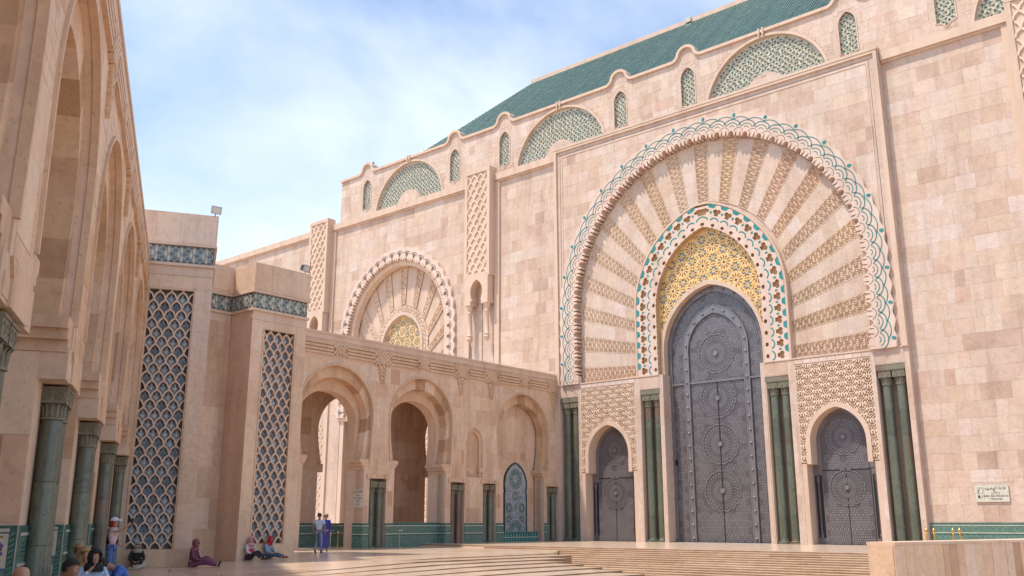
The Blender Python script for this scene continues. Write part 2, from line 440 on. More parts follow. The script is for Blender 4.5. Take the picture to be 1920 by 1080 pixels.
# lattice of interlaced ogee ribs ------------------------------------------
def lattice(mb, fr, s0, s1, z0, z1, p, q, wd, d0, d1, mi=0, sub=12, notch=.0):
    n = int(round((s1 - s0) / p)); p = (s1 - s0) / n
    m_ = int(round((z1 - z0) / q)); q = (z1 - z0) / m_
    for i in range(-1, n + 2):
        for sg in (1, -1):
            pts = []
            for k in range(m_ * sub + 1):
                tt = k / sub; g = (1 - cos(2 * pi * tt)) / 2
                g += notch * sin(6 * pi * tt) * (1 if int(tt * 2) % 2 == 0 else 1)
                s_ = s0 + i * p + sg * p / 2 * g; z_ = z0 + tt * q
                if s0 - 1e-6 <= s_ <= s1 + 1e-6: pts.append((s_, z_))
                else:
                    if len(pts) > 1: mb.strip(fr, pts, wd, d0, d1 if sg > 0 else d1 - .012, mi)
                    pts = []
            if len(pts) > 1: mb.strip(fr, pts, wd, d0, d1 if sg > 0 else d1 - .012, mi)
    return n, m_, p, q
def leaf_mesh(name, hw, hh, mats):
    """five lobed glazed leaf, in the local frame, with a pale heart"""
    L = [(0, 1), (.28, .55), (.34, .28), (.85, .12), (1, -.08), (.62, -.3), (.5, -.52), (.2, -.6), (.22, -.85), (0, -1)]
    o = L + [(-x, z) for x, z in L[-2:0:-1]]
    mb = MB(); mb.plate(LOC, [(x * hw, z * hh) for x, z in o], -.06, .0, 0)
    mb.plate(LOC, [(x * hw * .62, z * hh * .62 - .03 * hh) for x, z in o], 0, .035, 1)
    mb.plate(LOC, [(x * hw * .24, z * hh * .3 - .1 * hh) for x, z in o], .03, .055, 2)
    return mb.mesh(name, mats)

# ------------------------------------------------------------------ shared column meshes
def column_meshes(r, h, key, ab=None):
    ab = ab or r * 1.32
    sh = MB(); z0 = r * .95; z1 = h - r * 3.1; nd = max(3, int((z1 - z0) / 1.6))
    crng = random.Random(int(h * 100))
    for k in range(nd):
        a = z0 + (z1 - z0) * k / nd; b_ = z0 + (z1 - z0) * (k + 1) / nd; sh.tone = crng.uniform(.1, .9)
        ra = r * (1 - .06 * k / nd); rb = r * (1 - .06 * (k + 1) / nd)
        sh.lathe((0, 0, 0), [(ra - .012, a), (ra, a + .012), (rb, b_ - .012), (rb - .012, b_)], 20)
    ba = MB(); q = r * 1.25
    ba.box((-q, -q, 0), (q, q, r * .35)); ba.lathe((0, 0, 0), [(q * .98, r * .35), (q, r * .5), (r * 1.02, r * .72), (r * 1.1, r * .85), (r, r * .96)], 20)
    cp = MB(); zt = h
    cp.lathe((0, 0, 0), [(r * .93, z1), (r * 1.1, z1 + .04 * r), (r * 1.1, z1 + .22 * r), (r * .95, z1 + .26 * r), (r * .98, z1 + 1.3 * r), (r * 1.15, z1 + 1.45 * r), (r * 1.0, z1 + 1.56 * r)], 20)
    for k in range(14):
        a = 2 * pi * k / 14
        cp.tube([(r * .96 * cos(a), r * .96 * sin(a), z1 + .26 * r), (r * 1.05 * cos(a), r * 1.05 * sin(a), z1 + 1.2 * r), (r * 1.2 * cos(a), r * 1.2 * sin(a), z1 + 1.42 * r)], [.09 * r, .12 * r, .1 * r], 5)
    zb = z1 + 1.55 * r
    cp.box((-ab * .93, -ab * .93, zb), (ab * .93, ab * .93, zt - .25 * r))
    for sx, sy, nx, ny in ((0, -1, 1, 0), (1, 0, 0, 1), (-1, 0, 0, 1)):      # carved scrolls on the block
        for k in (-1, 1):
            for rr in (.32, .16):
                pts = [(sx * ab * .93 + nx * (k * .44 * ab + rr * ab * cos(a)), sy * ab * .93 + ny * (k * .44 * ab + rr * ab * cos(a)),
                        (zb + zt) / 2 - .12 * r + rr * ab * 1.0 * sin(a)) for a in [2 * pi * j / 9 for j in range(10)]]
                cp.tube(pts, .05 * ab, 4)
    cp.box((-ab, -ab, zt - .25 * r), (ab, ab, zt), 0)
    return (sh.mesh('shaft_' + key, 'green_marble', True), ba.mesh('base_' + key, 'green_marble', True), cp.mesh('capital_' + key, 'capital_stone', True))
def column(parent, fr, s, z, d, meshes, label=None):
    p = [c * S for c in fr.P(s, z, d)]
    o = put('column', meshes[0], p, parent, rot=(0, 0, fr.ang))
    for nm, me in (('base', meshes[1]), ('capital', meshes[2])):
        c = bpy.data.objects.new(nm, me); COL.objects.link(c); c.parent = o; WL[c] = p
    return o

# ================================================================== the monumental portal
FF = Fr(0, 0, 1, 0)
XC = 15.1
big_arch = lambda w_=12.75, zt=32.25, n=40: arch(XC, w_, 19.5, zt, 13.1, n)
def teeth_lobe(mb, path, a0, p, rout, d0, d1, mi=0, bump=.16):
    """one lobe of the scalloped archivolt: pointed and round cuts on the inner edge, a bump on the outer edge"""
    inner = [(-.5, 0), (-.43, 0), (-.40, .2), (-.345, .46), (-.30, .2), (-.27, 0), (-.2, 0), (-.19, .14), (-.14, .28), (-.07, .36), (0, .385), (.07, .36), (.14, .28), (.19, .14), (.2, 0),
             (.27, 0), (.30, .2), (.345, .46), (.40, .2), (.43, 0), (.5, 0)]
    outer = [(t_, rout + bump * (cos(2 * pi * t_) * .5 + .5)) for t_ in np.linspace(.5, -.5, 9)]
    k = rout / 1.75
    pts = [path.map(a0 + t_ * p, r * k) for t_, r in inner] + [path.map(a0 + t_ * p, r) for t_, r in outer]
    mb.plate(FF, pts, d0, d1, mi)
def arc_line(mb, path, a0, rc, rad, a_from, a_to, wd, d0, d1, mi, n=10):
    pts = []
    for k in range(n + 1):
        a = a_from + (a_to - a_from) * k / n
        pts.append(path.map(a0 + rad * cos(a), rc + rad * sin(a)))
    mb.strip(FF, pts, wd, d0, d1, mi)
def ellipse_pts(path, a0, r0, ra, rr, n=10, tilt=0.):
    q = []
    for k in range(n):
        a = 2 * pi * k / n; x, y = ra * cos(a), rr * sin(a)
        q.append(path.map(a0 + x * cos(tilt) - y * sin(tilt), r0 + x * sin(tilt) + y * cos(tilt)))
    return q

PT = thing('monumental_portal', (XC, .5, 0), 'huge pink stone portal with scalloped round arch, carved rays and grey metal doors', 'portal')
mb = MB()
o = big_arch(12.9, 32.4)
mb.plate(FF, [(0, 13.1)] + o + [(30.2, 13.1), (30.2, 35.2), (0, 35.2)], -1.2, 0)
mb.fbox(FF, 0, .36, -.2, 13.1, -1.2, 0); mb.fbox(FF, 29.84, 30.2, -.2, 13.1, -1.2, 0)
for a, b_ in ((.36, 2.34), (8.68, 10.55), (19.65, 21.52), (27.86, 29.84)):           # lintels over the column slots, back of the slots
    mb.fbox(FF, a, b_, 12.0, 13.1, -1.2, 0); mb.fbox(FF, a, b_, -.2, 12.0, -1.6, -1.15)
for a, b_ in ((2.34, 2.62), (8.16, 8.68), (10.55, 10.86), (19.34, 19.65), (21.52, 22.04), (27.58, 27.86)):
    mb.fbox(FF, a, b_, -.2, 13.1, -1.3, 0)
mb.build('wall', 'stone', PT)
# moulded frame round the portal
fr_o = MB()
for a, wd, d in ((.0, .42, .16), (.75, .07, .05)):
    pts = [(.21 + a, 13.1), (.21 + a, 35.35 - .21 - a), (29.99 - a, 35.35 - .21 - a), (29.99 - a, 13.1)]
    fr_o.strip(FF, pts, wd, -.05, d)
fr_o.fbox(FF, -.02, 30.22, 35.2, 35.4, -1.2, .2)
fr_o.build('frame', 'trim', PT)
gl = MB(); a = .52
gl.strip(FF, [(.21 + a, 13.2), (.21 + a, 35.14 - a), (29.99 - a, 35.14 - a), (29.99 - a, 13.2)], .05, -.02, .012)
gl.build('frame_groove', 'joint', PT)

# slabs of the spandrels and jambs
CP = Cladding(PT)
arc_in = big_arch(13.5, 33.0)
def ok_sp(x, z): return not inside([(XC - 13.5, 5)] + arc_in + [(XC + 13.5, 5)], x, z)
CP.area(FF, .84, 29.36, 13.1, 34.5, 0, ok_sp, 1.02, .5, 2.0)
for a, b_ in ((.36, 2.34), (8.68, 10.55), (19.65, 21.52), (27.86, 29.84)): CP.area(FF, a, b_, 12.05, 13.05, 0, None, 1., 1.9, 2.2, var=.12)
for a, b_ in ((0, .36), (29.84, 30.2), (8.16, 8.68), (21.52, 22.04), (2.34, 2.62), (27.58, 27.86)): CP.area(FF, a, b_, 0, 13.05, 0, None, 1.6, .3, .6, base=.62, var=.1)

# tympanum behind the arch
mb = MB(); band_in = arch(XC, 4.7, 18.6, 24.75, 13.1, 30)
mb.plate(FF, big_arch(13.2, 32.7) + arch(XC, 5.1, 18.7, 25.1, 13.1, 30)[::-1], -1.0, -.5, 0)
mb.build('tympanum', 'stone', PT)
# rays: carved panels between plain stone wedges
outp = Path(big_arch(12.55, 32.05, 60)); inp = Path(arch(XC, 6.75, 19.35, 26.95, 13.1, 40))
NR = 19
def fr_pt(k):
    fo = (.75 + (outp.L - 1.5) * k / (NR - 1)); fi = (.62 + (inp.L - 1.24) * k / (NR - 1))
    return fo, fi
for k in range(NR):
    fo, fi = fr_pt(k)
    q = [np.array(inp.at(fi - .46)), np.array(inp.at(fi + .46)), np.array(outp.at(fo - .72)), np.array(outp.at(fo + .72))]
    Lr = np.linalg.norm((q[2] + q[3] - q[0] - q[1]) / 2); W = 1.15
    def mp_(u, v, h, q=q, Lr=Lr, W=W):
        a = u / W; t_ = v / Lr
        x = (q[0][0] * (1 - a) + q[1][0] * a) * (1 - t_) + (q[2][0] * (1 - a) + q[3][0] * a) * t_
        z = (q[0][1] * (1 - a) + q[1][1] * a) * (1 - t_) + (q[2][1] * (1 - a) + q[3][1] * a) * t_
        return x, .5 - .075 - h, z
    relief('carved_ray', 'stucco', PT, mp_, W, Lr, .03, .383, .16, tone=.35 + .3 * rng.random())
    if k < NR - 1:
        fo2, fi2 = fr_pt(k + 1)
        a, b_ = inp.at(fi + .475), inp.at(fi2 - .475); c, d_ = outp.at(fo + .735), outp.at(fo2 - .735)
        nseg = 5
        for j in range(nseg):
            t0, t1 = j / nseg + .0006, (j + 1) / nseg - .0006
            lp = lambda p, q_, t_: (p[0] + (q_[0] - p[0]) * t_, p[1] + (q_[1] - p[1]) * t_)
            mb = MB(); mb.tone = min(.95, max(.1, rng.gauss(.62, .10)))
            mb.plate(FF, [lp(a, c, t0), lp(a, c, t1), lp(b_, d_, t1), lp(b_, d_, t0)], -.5, -.44 + rng.uniform(0, .006))
            mb.build('voussoir', 'stone', PT)
# scalloped archivolt: one piece for each lobe, with its inlaid lines
apath = Path(big_arch(12.6, 32.1, 80)); NL = 42; pl = apath.L / NL
inl = MB()
for k in range(NL):
    a0 = (k + .5) * pl
    mb = MB(); mb.tone = rng.uniform(.45, .75); teeth_lobe(mb, apath, a0, pl, 1.75, -.42, .22)
    for rc, rad, a1, wd in ((.55, .80, .35, .075), (.55, .52, .45, .06), (.6, .22, .5, .055)):
        arc_line(mb, apath, a0, rc, rad * pl / 1.28, a1, pi - a1, wd, .2, .235, 1)
    arc_line(mb, apath, a0 - pl * .5, .42, 1.14, .85, pi - .85, .07, .2, .232, 1)
    arc_line(mb, apath, a0 - pl * .5, .25, .42, .3, pi - .3, .04, .2, .231, 2)
    mb.build('scallop', ['pale', 'inlay_line', 'joint'], PT)
    if k % 2 == 1:
        mb = MB(); mb.plate(FF, ellipse_pts(apath, a0 - pl * .0, 1.7, .11, .17, 10, -.25), .2, .25); mb.build('leaf_inlay', 'teal', PT)
for sg in (-1, 1):                                         # scroll at each foot of the archivolt
    x = XC + sg * 13.5; mb = MB()
    mb.plate(FF, [(x - .95 * sg * sg, 13.15), (x + .95, 13.15), (x + .95, 13.75), (x + .6, 13.98), (x - .6, 13.98), (x - .95, 13.75)], -.3, .2)
    mb.strip(FF, [(x - .5 * sg, 13.9), (x - .5 * sg, 13.35), (x + .5 * sg, 13.35), (x + .62 * sg, 13.55), (x + .4 * sg, 13.72), (x + .22 * sg, 13.6)], .07, .19, .215, 1)
    mb.build('scroll', ['pale', 'teal'], PT)
# inner band with green inlay and mushroom cut-outs
bp_ = Path(band_in); NB = 31; pb = bp_.L / NB
mb = MB()
A = resample(band_in, 90); B = [bp_.map(bp_.L * k / 89, 1.92) for k in range(90)]
mb.ring(FF, A, B, -.6, -.3); mb.build('band_ground', 'ochre', PT)
mb = MB(); mb.ring(FF, B, [bp_.map(bp_.L * k / 89, 2.07) for k in range(90)], -.5, -.02); mb.build('band_edge', 'trim', PT)
for k in range(NB):
    a0 = (k + .5) * pb; e = pb * .5
    mush = [(.16, .98), (.16, 1.17), (.29, 1.25), (.29, 1.43), (.13, 1.54), (0, 1.46), (-.13, 1.54), (-.29, 1.43), (-.29, 1.25), (-.16, 1.17), (-.16, .98)]
    cir = [(.17 * cos(a) , .2 + .14 * sin(a)) for a in [2 * pi * j / 9 for j in range(9)]]
    mb = MB(); mb.tone = rng.uniform(.4, .8)
    outl = [(-e, .0), (-e * .5, -.04), (0, 0), (e * .5, -.04), (e, 0), (e, 1.9), (-e, 1.9)]
    mb.plate(FF, [bp_.map(a0 + t_, r) for t_, r in outl], -.35, -.06, 0,
             holes=[[bp_.map(a0 + t_, r) for t_, r in mush], [bp_.map(a0 + t_, r) for t_, r in cir]], side=1)
    mb.build('band_block', ['pale', 'ochre'], PT)
    for nm, pts in (('wedge_inlay', [(e * .35, 1.6), (e * 1.1, 1.6), (e * 1.45, 1.87), (e * .1, 1.87)]),
                    ('leaf_inlay', [(e + .075 * cos(a), 1.22 + .13 * sin(a)) for a in [2 * pi * j / 8 for j in range(8)]])):
        if k == NB - 1: break
        off = 0 if nm == 'leaf_inlay' else e * .22
        mb = MB(); mb.plate(FF, [bp_.map(a0 + t_ + off, r) for t_, r in pts], -.1, -.045); mb.build(nm, 'teal', PT)
    mb = MB(); arc_line(mb, bp_, a0, .42, .38, .45, pi - .45, .1, -.1, -.045, 0); mb.build('arc_inlay', 'teal', PT)
# gold tympanum with star rosettes
door_arch = arch(XC - .03, 4.55, 15.0, 20.35, -.2, 24)
mb = MB(); mb.plate(FF, arch(XC, 4.85, 18.65, 24.9, 12.9, 30) + arch(XC - .03, 4.5, 15.0, 20.3, 12.9, 24)[::-1], -.95, -.62, 0)
go = mb.build('gold_tympanum', 'gold_light', PT)
def star(mb, fr, cs, cz, d, R, kind):
    if kind == 0:
        rosette_pts(mb, fr, cs, cz, d, [(.16 * R, .60 * R, 12, .70, 2)])
        rosette_pts(mb, fr, cs, cz, d + .002, [(.24 * R, .54 * R, 12, .36, 3)])
        rosette_pts(mb, fr, cs, cz, d, [(.55 * R, 1.0 * R, 12, .40, 0)], rot=pi / 12)
        rosette_pts(mb, fr, cs, cz, d, [(.66 * R, .92 * R, 12, .34, 2)])
        rosette_pts(mb, fr, cs, cz, d + .002, [(.0, .13 * R, 8, .9, 4)])
    else:
        rosette_pts(mb, fr, cs, cz, d, [(.02 * R, .3 * R, 8, .8, 0)])
        for k in range(8):
            a = 2 * pi * k / 8 + .39; rosette_one(mb, fr, cs + .68 * R * cos(a), cz + .68 * R * sin(a), d, .32 * R, .15 * R, a, 5 + k % 2)
def rosette_one(mb, fr, cs, cz, d, rl, rw, a, mi):
    ca, sa = cos(a), sin(a); q = [(-rl, 0), (-.3 * rl, -rw), (.75 * rl, -rw * .8), (rl, 0), (.75 * rl, rw * .8), (-.3 * rl, rw)]
    mb.add([fr.P(cs + x * ca - y * sa, cz + x * sa + y * ca, d) for x, y in q], [(0, 1, 2, 3, 4, 5)], mi)
gm = ['gold', 'gold_light', 'gold_dark', 'brown_tile', 'black', 'blue_tile', 'green_tile']
def keep_faces(mb, test):
    f2, m2, t2 = [], [], []
    for f, m_, t_ in zip(mb.f, mb.m, mb.t):
        if all(test(mb.v[i][0], mb.v[i][2]) for i in f): f2.append(f); m2.append(m_); t2.append(t_)
    mb.f, mb.m, mb.t = f2, m2, t2
    return len(f2)
def gold_field(parent, fr, test, cx, z0, z1, hw, P_, d):
    """twelve petal stars on a triangular lattice with small blue and green eight petal stars between them"""
    h = P_ * .866; r = 0; z = z0
    while z < z1:
        x = cx - hw + (P_ / 2 if r % 2 else 0)
        while x < cx + hw:
            mb = MB(); star(mb, fr, x, z, d, P_ * .56, 0)
            if keep_faces(mb, test) > 3: mb.build('rosette', gm, parent, kind='stuff')
            for dx, dz in ((P_ / 2, h / 3), (0, 2 * h / 3)):
                mb = MB(); star(mb, fr, x + dx, z + dz, d + .003, P_ * .21, 1)
                if keep_faces(mb, test) > 3: mb.build('rosette', gm, parent, kind='stuff')
            x += P_
        z += h; r += 1
ga = arch(XC, 4.72, 18.6, 24.77, 12.9, 30); gd = arch(XC - .03, 4.55, 15.0, 20.35, 12.0, 24)
gold_field(PT, FF, lambda x, z: inside(ga, x, z) and not inside(gd, x, z), XC, 13.4, 25.0, 5.2, 1.9, -.612)
# jambs of the great door
mb = MB()
A = arch(XC - .03, 4.32, 15.0, 20.02, -.2, 24); B = arch(XC - .03, 4.62, 15.0, 20.4, -.2, 24)
mb.ring(FF, A, B, -1.5, -.5); mb.build('door_surround', 'trim', PT)
for sg in (-1, 1):
    mb = MB(); a = XC + sg * 4.47; mb.fbox(FF, min(a, a + sg * .15), max(a, a + sg * .15), 0, 12.9, -.6, -.04); mb.build('carved_jamb', 'stucco', PT)

# ---- doors
def small_stars(mb, fr, test, x0, x1, z0, z1, pitch, d, mi=0):
    i = 0
    z = z0
    while z < z1:
        x = x0 + (pitch / 2 if i % 2 else 0)
        while x < x1:
            if test(x, z):
                R = pitch * .52
                rosette_pts(mb, fr, x, z, d, [(.16 * R, .52 * R, 10, .62, mi), (.58 * R, 1.02 * R, 10, .62, mi)])
            x += pitch
        z += pitch * .87; i += 1
def great_rosette(mb, fr, cs, cz, d, R):
    rosette_pts(mb, fr, cs, cz, d, [(.16 * R, .58 * R, 24, .62, 0)])
    rosette_pts(mb, fr, cs, cz, d, [(.64 * R, .72 * R, 30, .6, 0)]); rosette_pts(mb, fr, cs, cz, d, [(.74 * R, .84 * R, 30, .7, 0)], rot=.1)
    for k in range(16):
        a0, a1 = 2 * pi * (k + .08) / 16, 2 * pi * (k + .92) / 16
        pts = [(cs + R * (.97 - .03 * abs(2 * t_ - 1) ** 2 * 2) * cos(a0 + (a1 - a0) * t_), cz + R * (.97 - .06 * abs(2 * t_ - 1) ** 2) * sin(a0 + (a1 - a0) * t_)) for t_ in np.linspace(0, 1, 5)]
        mb.strip(fr, pts, .045 * R, d - .02, d + .02, 0)
    mb.plate(fr, [(cs + .12 * R * cos(2 * pi * k / 10), cz + .12 * R * sin(2 * pi * k / 10)) for k in range(10)], d - .02, d + .08, 0)
DY = -1.2
stud = MB(); stud.lathe((0, 0, 0), [(.11, 0), (.105, .05), (.07, .1), (0, .12)], 10)
stud.v = [(x, -z, y) for x, y, z in stud.v]; stud_me = stud.mesh('stud', 'door_band', True)
gdoor = MB(); dl = arch(XC - .03, 4.36, 15.0, 20.08, 0, 24)
gdoor.plate(FF, dl, DY - .3, DY)
GD = gdoor.build('great_door', 'door_metal', PT, label='great grey metal double door with studded bands and star pattern')
ox = arch(XC - .03, 4.3, 15.0, 20.0, .05, 24); oi = arch(XC - .03, 3.98, 15.0, 19.55, .05, 24)
mb = MB(); mb.ring(FF, oi, ox, DY - .1, DY + .08); mb.build('stud_band', 'door_band', GD)
bx_ = arch(XC - .03, 2.85, 14.9, 18.42, .05, 24); bi = arch(XC - .03, 2.42, 14.9, 17.82, .05, 24)
mb = MB(); mb.ring(FF, bi, bx_, DY - .1, DY + .12); mb.build('stud_band', 'door_band', GD)
for o_, wd in ((oi, .0), (bx_, .03), (bi, -.02)):
    mb = MB(); mb.strip(FF, o_, .06, DY, DY + .15, 0); mb.build('moulding', 'door_petal', GD)
for band, step in (((4.14, 19.78), 1.02), ((2.63, 18.12), .98)):
    p_ = Path(arch(XC - .03, band[0], 15.0 if band[0] > 3 else 14.9, band[1], .3, 24)); n_ = int(p_.L / step)
    for k in range(n_ + 1):
        x, z = p_.at(p_.L * k / n_); inst('stud', stud_me, FF, x, z, DY + (.08 if band[0] > 3 else .12), GD)
mb = MB()
for a, b_ in ((XC - 4.0, XC - 2.9), (XC - 2.42, XC + 2.36), (XC + 2.85, XC + 3.95)): mb.fbox(FF, a, b_, 12.24, 12.36, DY, DY + .1)
mb.build('cross_rail', 'door_petal', GD)
mb = MB(); mb.fbox(FF, XC - .06, XC, .05, 12.24, DY, DY + .035); mb.build('seam', 'black', GD)
mb = MB(); mb.fbox(FF, XC - 4.02, XC - 3.85, 5.9, 6.3, DY, DY + .2); mb.fbox(FF, XC + 3.85, XC + 4.0, 6.6, 7.0, DY, DY + .2); mb.build('lock_box', 'black', GD)
GR = [(XC - .03, 14.5, 1.62), (XC - .03, 10.95, 1.6), (XC - .03, 7.4, 1.6), (XC - .03, 3.85, 1.6)]
for x, z, R in GR:
    mb = MB(); great_rosette(mb, FF, x, z, DY + .02, R); mb.build('great_rosette', 'door_petal', GD)
far_ros = lambda x, z: all(hypot(x - a, z - b_) > R + .2 for a, b_, R in GR)
mb = MB()
small_stars(mb, FF, lambda x, z: inside(bi, x - .2, z) and inside(bi, x + .2, z) and inside(bi, x, z + .2) and z > .3 and far_ros(x, z), XC - 2.3, XC + 2.4, .35, 18, .60, DY + .015)
small_stars(mb, FF, lambda x, z: inside(oi, x - .22, z) and inside(oi, x + .22, z) and inside(oi, x, z + .22) and not (inside(bx_, x - .25, z) or inside(bx_, x + .25, z) or inside(bx_, x, z - .2)), XC - 3.95, XC + 3.95, .35, 19.6, .60, DY + .015)
mb.build('star_pattern', 'door_star', GD, kind='stuff')

def side_door(cx, label):
    wo = 2.42                                     # wide lower opening
    D = -1.0
    do = MB(); o = arch(cx, 1.98, 6.9, 9.62, 0, 18)
    do.plate(FF, [(cx - wo - .05, -.1), (cx + wo + .05, -.1), (cx + wo + .05, 5.7), (cx - wo - .05, 5.7)], D - .3, D - .02)
    SD = do.build('side_door', 'door_band', PT, label=label)
    mb = MB(); mb.plate(FF, [(cx - 1.7, .02), (cx + 1.7, .02), (cx + 1.7, 5.05), (cx - 1.7, 5.05)], D - .1, D + .06); mb.build('leaf', 'door_metal', SD)
    mb = MB(); mb.plate(FF, arch(cx, 2.1, 7.0, 9.65, 5.2, 18), D - .2, D + .03); mb.build('arch_frame', 'door_band', SD)
    io = arch(cx, 1.68, 7.0, 9.12, 5.12, 18)
    mb = MB(); mb.plate(FF, io, D - .1, D + .07); mb.build('arch_leaf', 'door_metal', SD)
    mb = MB(); mb.fbox(FF, cx - .03, cx + .03, .02, 5.05, D, D + .075); mb.fbox(FF, cx - 1.7, cx + 1.7, 5.05, 5.12, D, D + .08); mb.build('seam', 'black', SD)
    for z, R in ((7.35, 1.28), (3.85, 1.3)):
        mb = MB(); great_rosette(mb, FF, cx, z, D + .085, R); mb.build('great_rosette', 'door_petal', SD)
    fr_ = lambda x, z: hypot(x - cx, z - 7.35) > 1.5 and hypot(x - cx, z - 3.85) > 1.5
    mb = MB()
    small_stars(mb, FF, lambda x, z: inside(io, x - .22, z) and inside(io, x + .22, z) and inside(io, x, z + .22) and fr_(x, z), cx - 1.5, cx + 1.6, 5.4, 9, .56, D + .08)
    small_stars(mb, FF, lambda x, z: fr_(x, z) and abs(x - cx) < 1.5, cx - 1.42, cx + 1.6, .3, 4.9, .56, D + .07)
    mb.build('star_pattern', 'door_star', SD, kind='stuff')
    for sg in (-1, 1):
        x = cx + sg * 2.06
        mb = MB(); mb.fbox(FF, x - .26, x + .26, .45, 4.75, D - .1, D - .01); mb.build('recess_panel', 'black', SD)
        mb = MB(); mb.lathe((x, -D - .02, .45), [(.12, 0), (.12, .2), (.075, .28), (.075, 3.7), (.13, 3.85), (.13, 4.25)], 10); mb.build('colonnette', 'door_metal', SD)
    # carved stucco panel round the arch
    x0, x1, z0, z1 = cx - 2.78, cx + 2.78, 5.62, 12.62
    ao = arch(cx, 2.28, 7.0, 9.72, 5.2, 18)
    aop = np.array(ao)
    def keep(u, v):
        X = x0 + u; Z = z0 + v; half = np.interp(Z, aop[:len(aop) // 2 + 1, 1], aop[:len(aop) // 2 + 1, 0] * -1 + cx, right=-1)
        return (np.abs(X - cx) > half)
    relief('carved_panel', 'stucco', PT, lambda u, v, h: (x0 + u, .0 - .02 - h, z0 + v), x1 - x0, z1 - z0, .028, .618, .15, keep, .05, tone=.5)
    mb = MB(); mb.ring(FF, arch(cx, 2.0, 7.0, 9.4, 5.5, 18), arch(cx, 2.32, 7.0, 9.78, 5.5, 18), -1.0, .1)
    mb.build('arch_trim', 'trim', PT)
    mb = MB()
    mb.plate(FF, [(x0 - .03, 12.62), (x1 + .03, 12.62), (x1 + .03, 13.15), (x0 - .03, 13.15)], -1.2, -.02)
    mb.plate(FF, [(cx - 2.78, 5.45)] + arch(cx, 2.35, 7.0, 9.8, 5.45, 18) + [(cx + 2.78, 5.45), (cx + 2.78, 12.65), (cx - 2.78, 12.65)], -1.1, -.2)
    for sg in (-1, 1):
        a, b_ = sorted((cx + sg * 2.78, cx + sg * 2.42)); mb.fbox(FF, a, b_, -.2, 5.55, -1.2, -.01)
    mb.build('door_bay', 'trim', PT)
    for k in range(9):
        w_ = (x1 - x0) / 9; mb = MB(); mb.tone = rng.uniform(.45, .95)
        mb.fbox(FF, x0 + k * w_ + .015, x0 + (k + 1) * w_ - .015, 12.7, 13.02, -.1, .02); mb.build('course_block', 'pale', PT)
side_door(5.38, 'small arched grey door beside the low arcade')
side_door(24.82, 'small arched grey door at the right of the great door')
for a, b_ in ((-.02, 10.5), (19.7, 30.22)):
    mb = MB(); mb.fbox(FF, a, b_, 13.06, 13.16, -.1, .06); mb.build('string_course', 'trim', PT)
for a, b_ in ((.36, 2.34), (8.68, 10.55), (19.65, 21.52), (27.86, 29.84)):
    mb = MB(); mb.fbox(FF, a + .02, b_ - .02, 11.62, 11.99, -1.05, -.02); mb.build('abacus', 'capital_stone', PT)

CM = column_meshes(.33, 11.63, 'tall', .45)
for a, b_ in ((.36, 2.34), (8.68, 10.55), (19.65, 21.52), (27.86, 29.84)):
    for q in (.26, .74): column(PT, FF, a + (b_ - a) * q, 0, -.5, CM)
CP.finish()

# ================================================================== the prayer hall behind and beside the portal
FH = Fr(0, .5, 1, 0)          # lower wall
FU = Fr(0, 2.0, 1, 0)         # upper storey, set back
HT = thing('prayer_hall', (0, 20, 0), 'long pink stone hall with green tiled roof and mosaic windows above its cornice', 'building')
mb = MB()
XA = -21.85                   # axis of the second portal
arch2 = arch(XA, 7.55, 20.9, 28.75, 12.5, 30)
mb.plate(FH, [(-62, -.3), (XA - 8.55, -.3), (XA - 8.55, 12.5)] + arch2 + [(XA + 8.55, 12.5), (XA + 8.55, -.3), (-.0, -.3), (0, 34.9), (-62, 34.9)], -1.5, 0)
mb.plate(FH, [(30.1, -.3), (58, -.3), (58, 34.9), (30.1, 34.9)], -1.5, 0)
mb.add([(-62, .5, 34.6), (58, .5, 34.6), (58, 2.6, 34.6), (-62, 2.6, 34.6)], [(0, 1, 2, 3)])
mb.build('wall', 'stone', HT)
mb = MB()
for a, b_ in ((-62, -36.2), (-32.9, -11.0), (-7.7, -.1), (30.25, 38.9), (42.3, 58)):
    mb = MB(); mb.fbox(FH, a, b_, 34.35, 35.05, -1.5, .34); mb.fbox(FH, a, b_, 34.18, 34.36, -.1, .16); mb.build('cornice', 'trim', HT)
for a in (-32.6, -11.3, -7.4, 38.6): mb = MB(); mb.fbox(FH, a - .3, a + .3, -.2, 34.17, -.1, .2); mb.build('wall_strip', 'trim', HT)
CH = Cladding(HT)
arch2o = arch(XA, 8.1, 20.9, 29.4, 5, 30)
CH.area(FH, 30.3, 38.3, 1.5, 34.2, 0, lambda x, z: not (33.1 < x < 35.3 and 2.6 < z < 3.9), 1.09, .55, 2.4)
CH.area(FH, 42.3, 47, 1.5, 34.2, 0, None, 1.09, .55, 2.4)
CH.area(FH, -7.1, -.1, 12.5, 34.2, 0, None, 1.09, .5, 2.2)
CH.area(FH, -32.3, -11.6, 12.9, 34.2, 0, lambda x, z: not inside([(XA - 8.1, 5)] + arch2o + [(XA + 8.1, 5)], x, z), 1.09, .5, 2.2)
CH.area(FH, -60, -36.5, 20, 34.2, 0, None, 1.2, .6, 2.4)

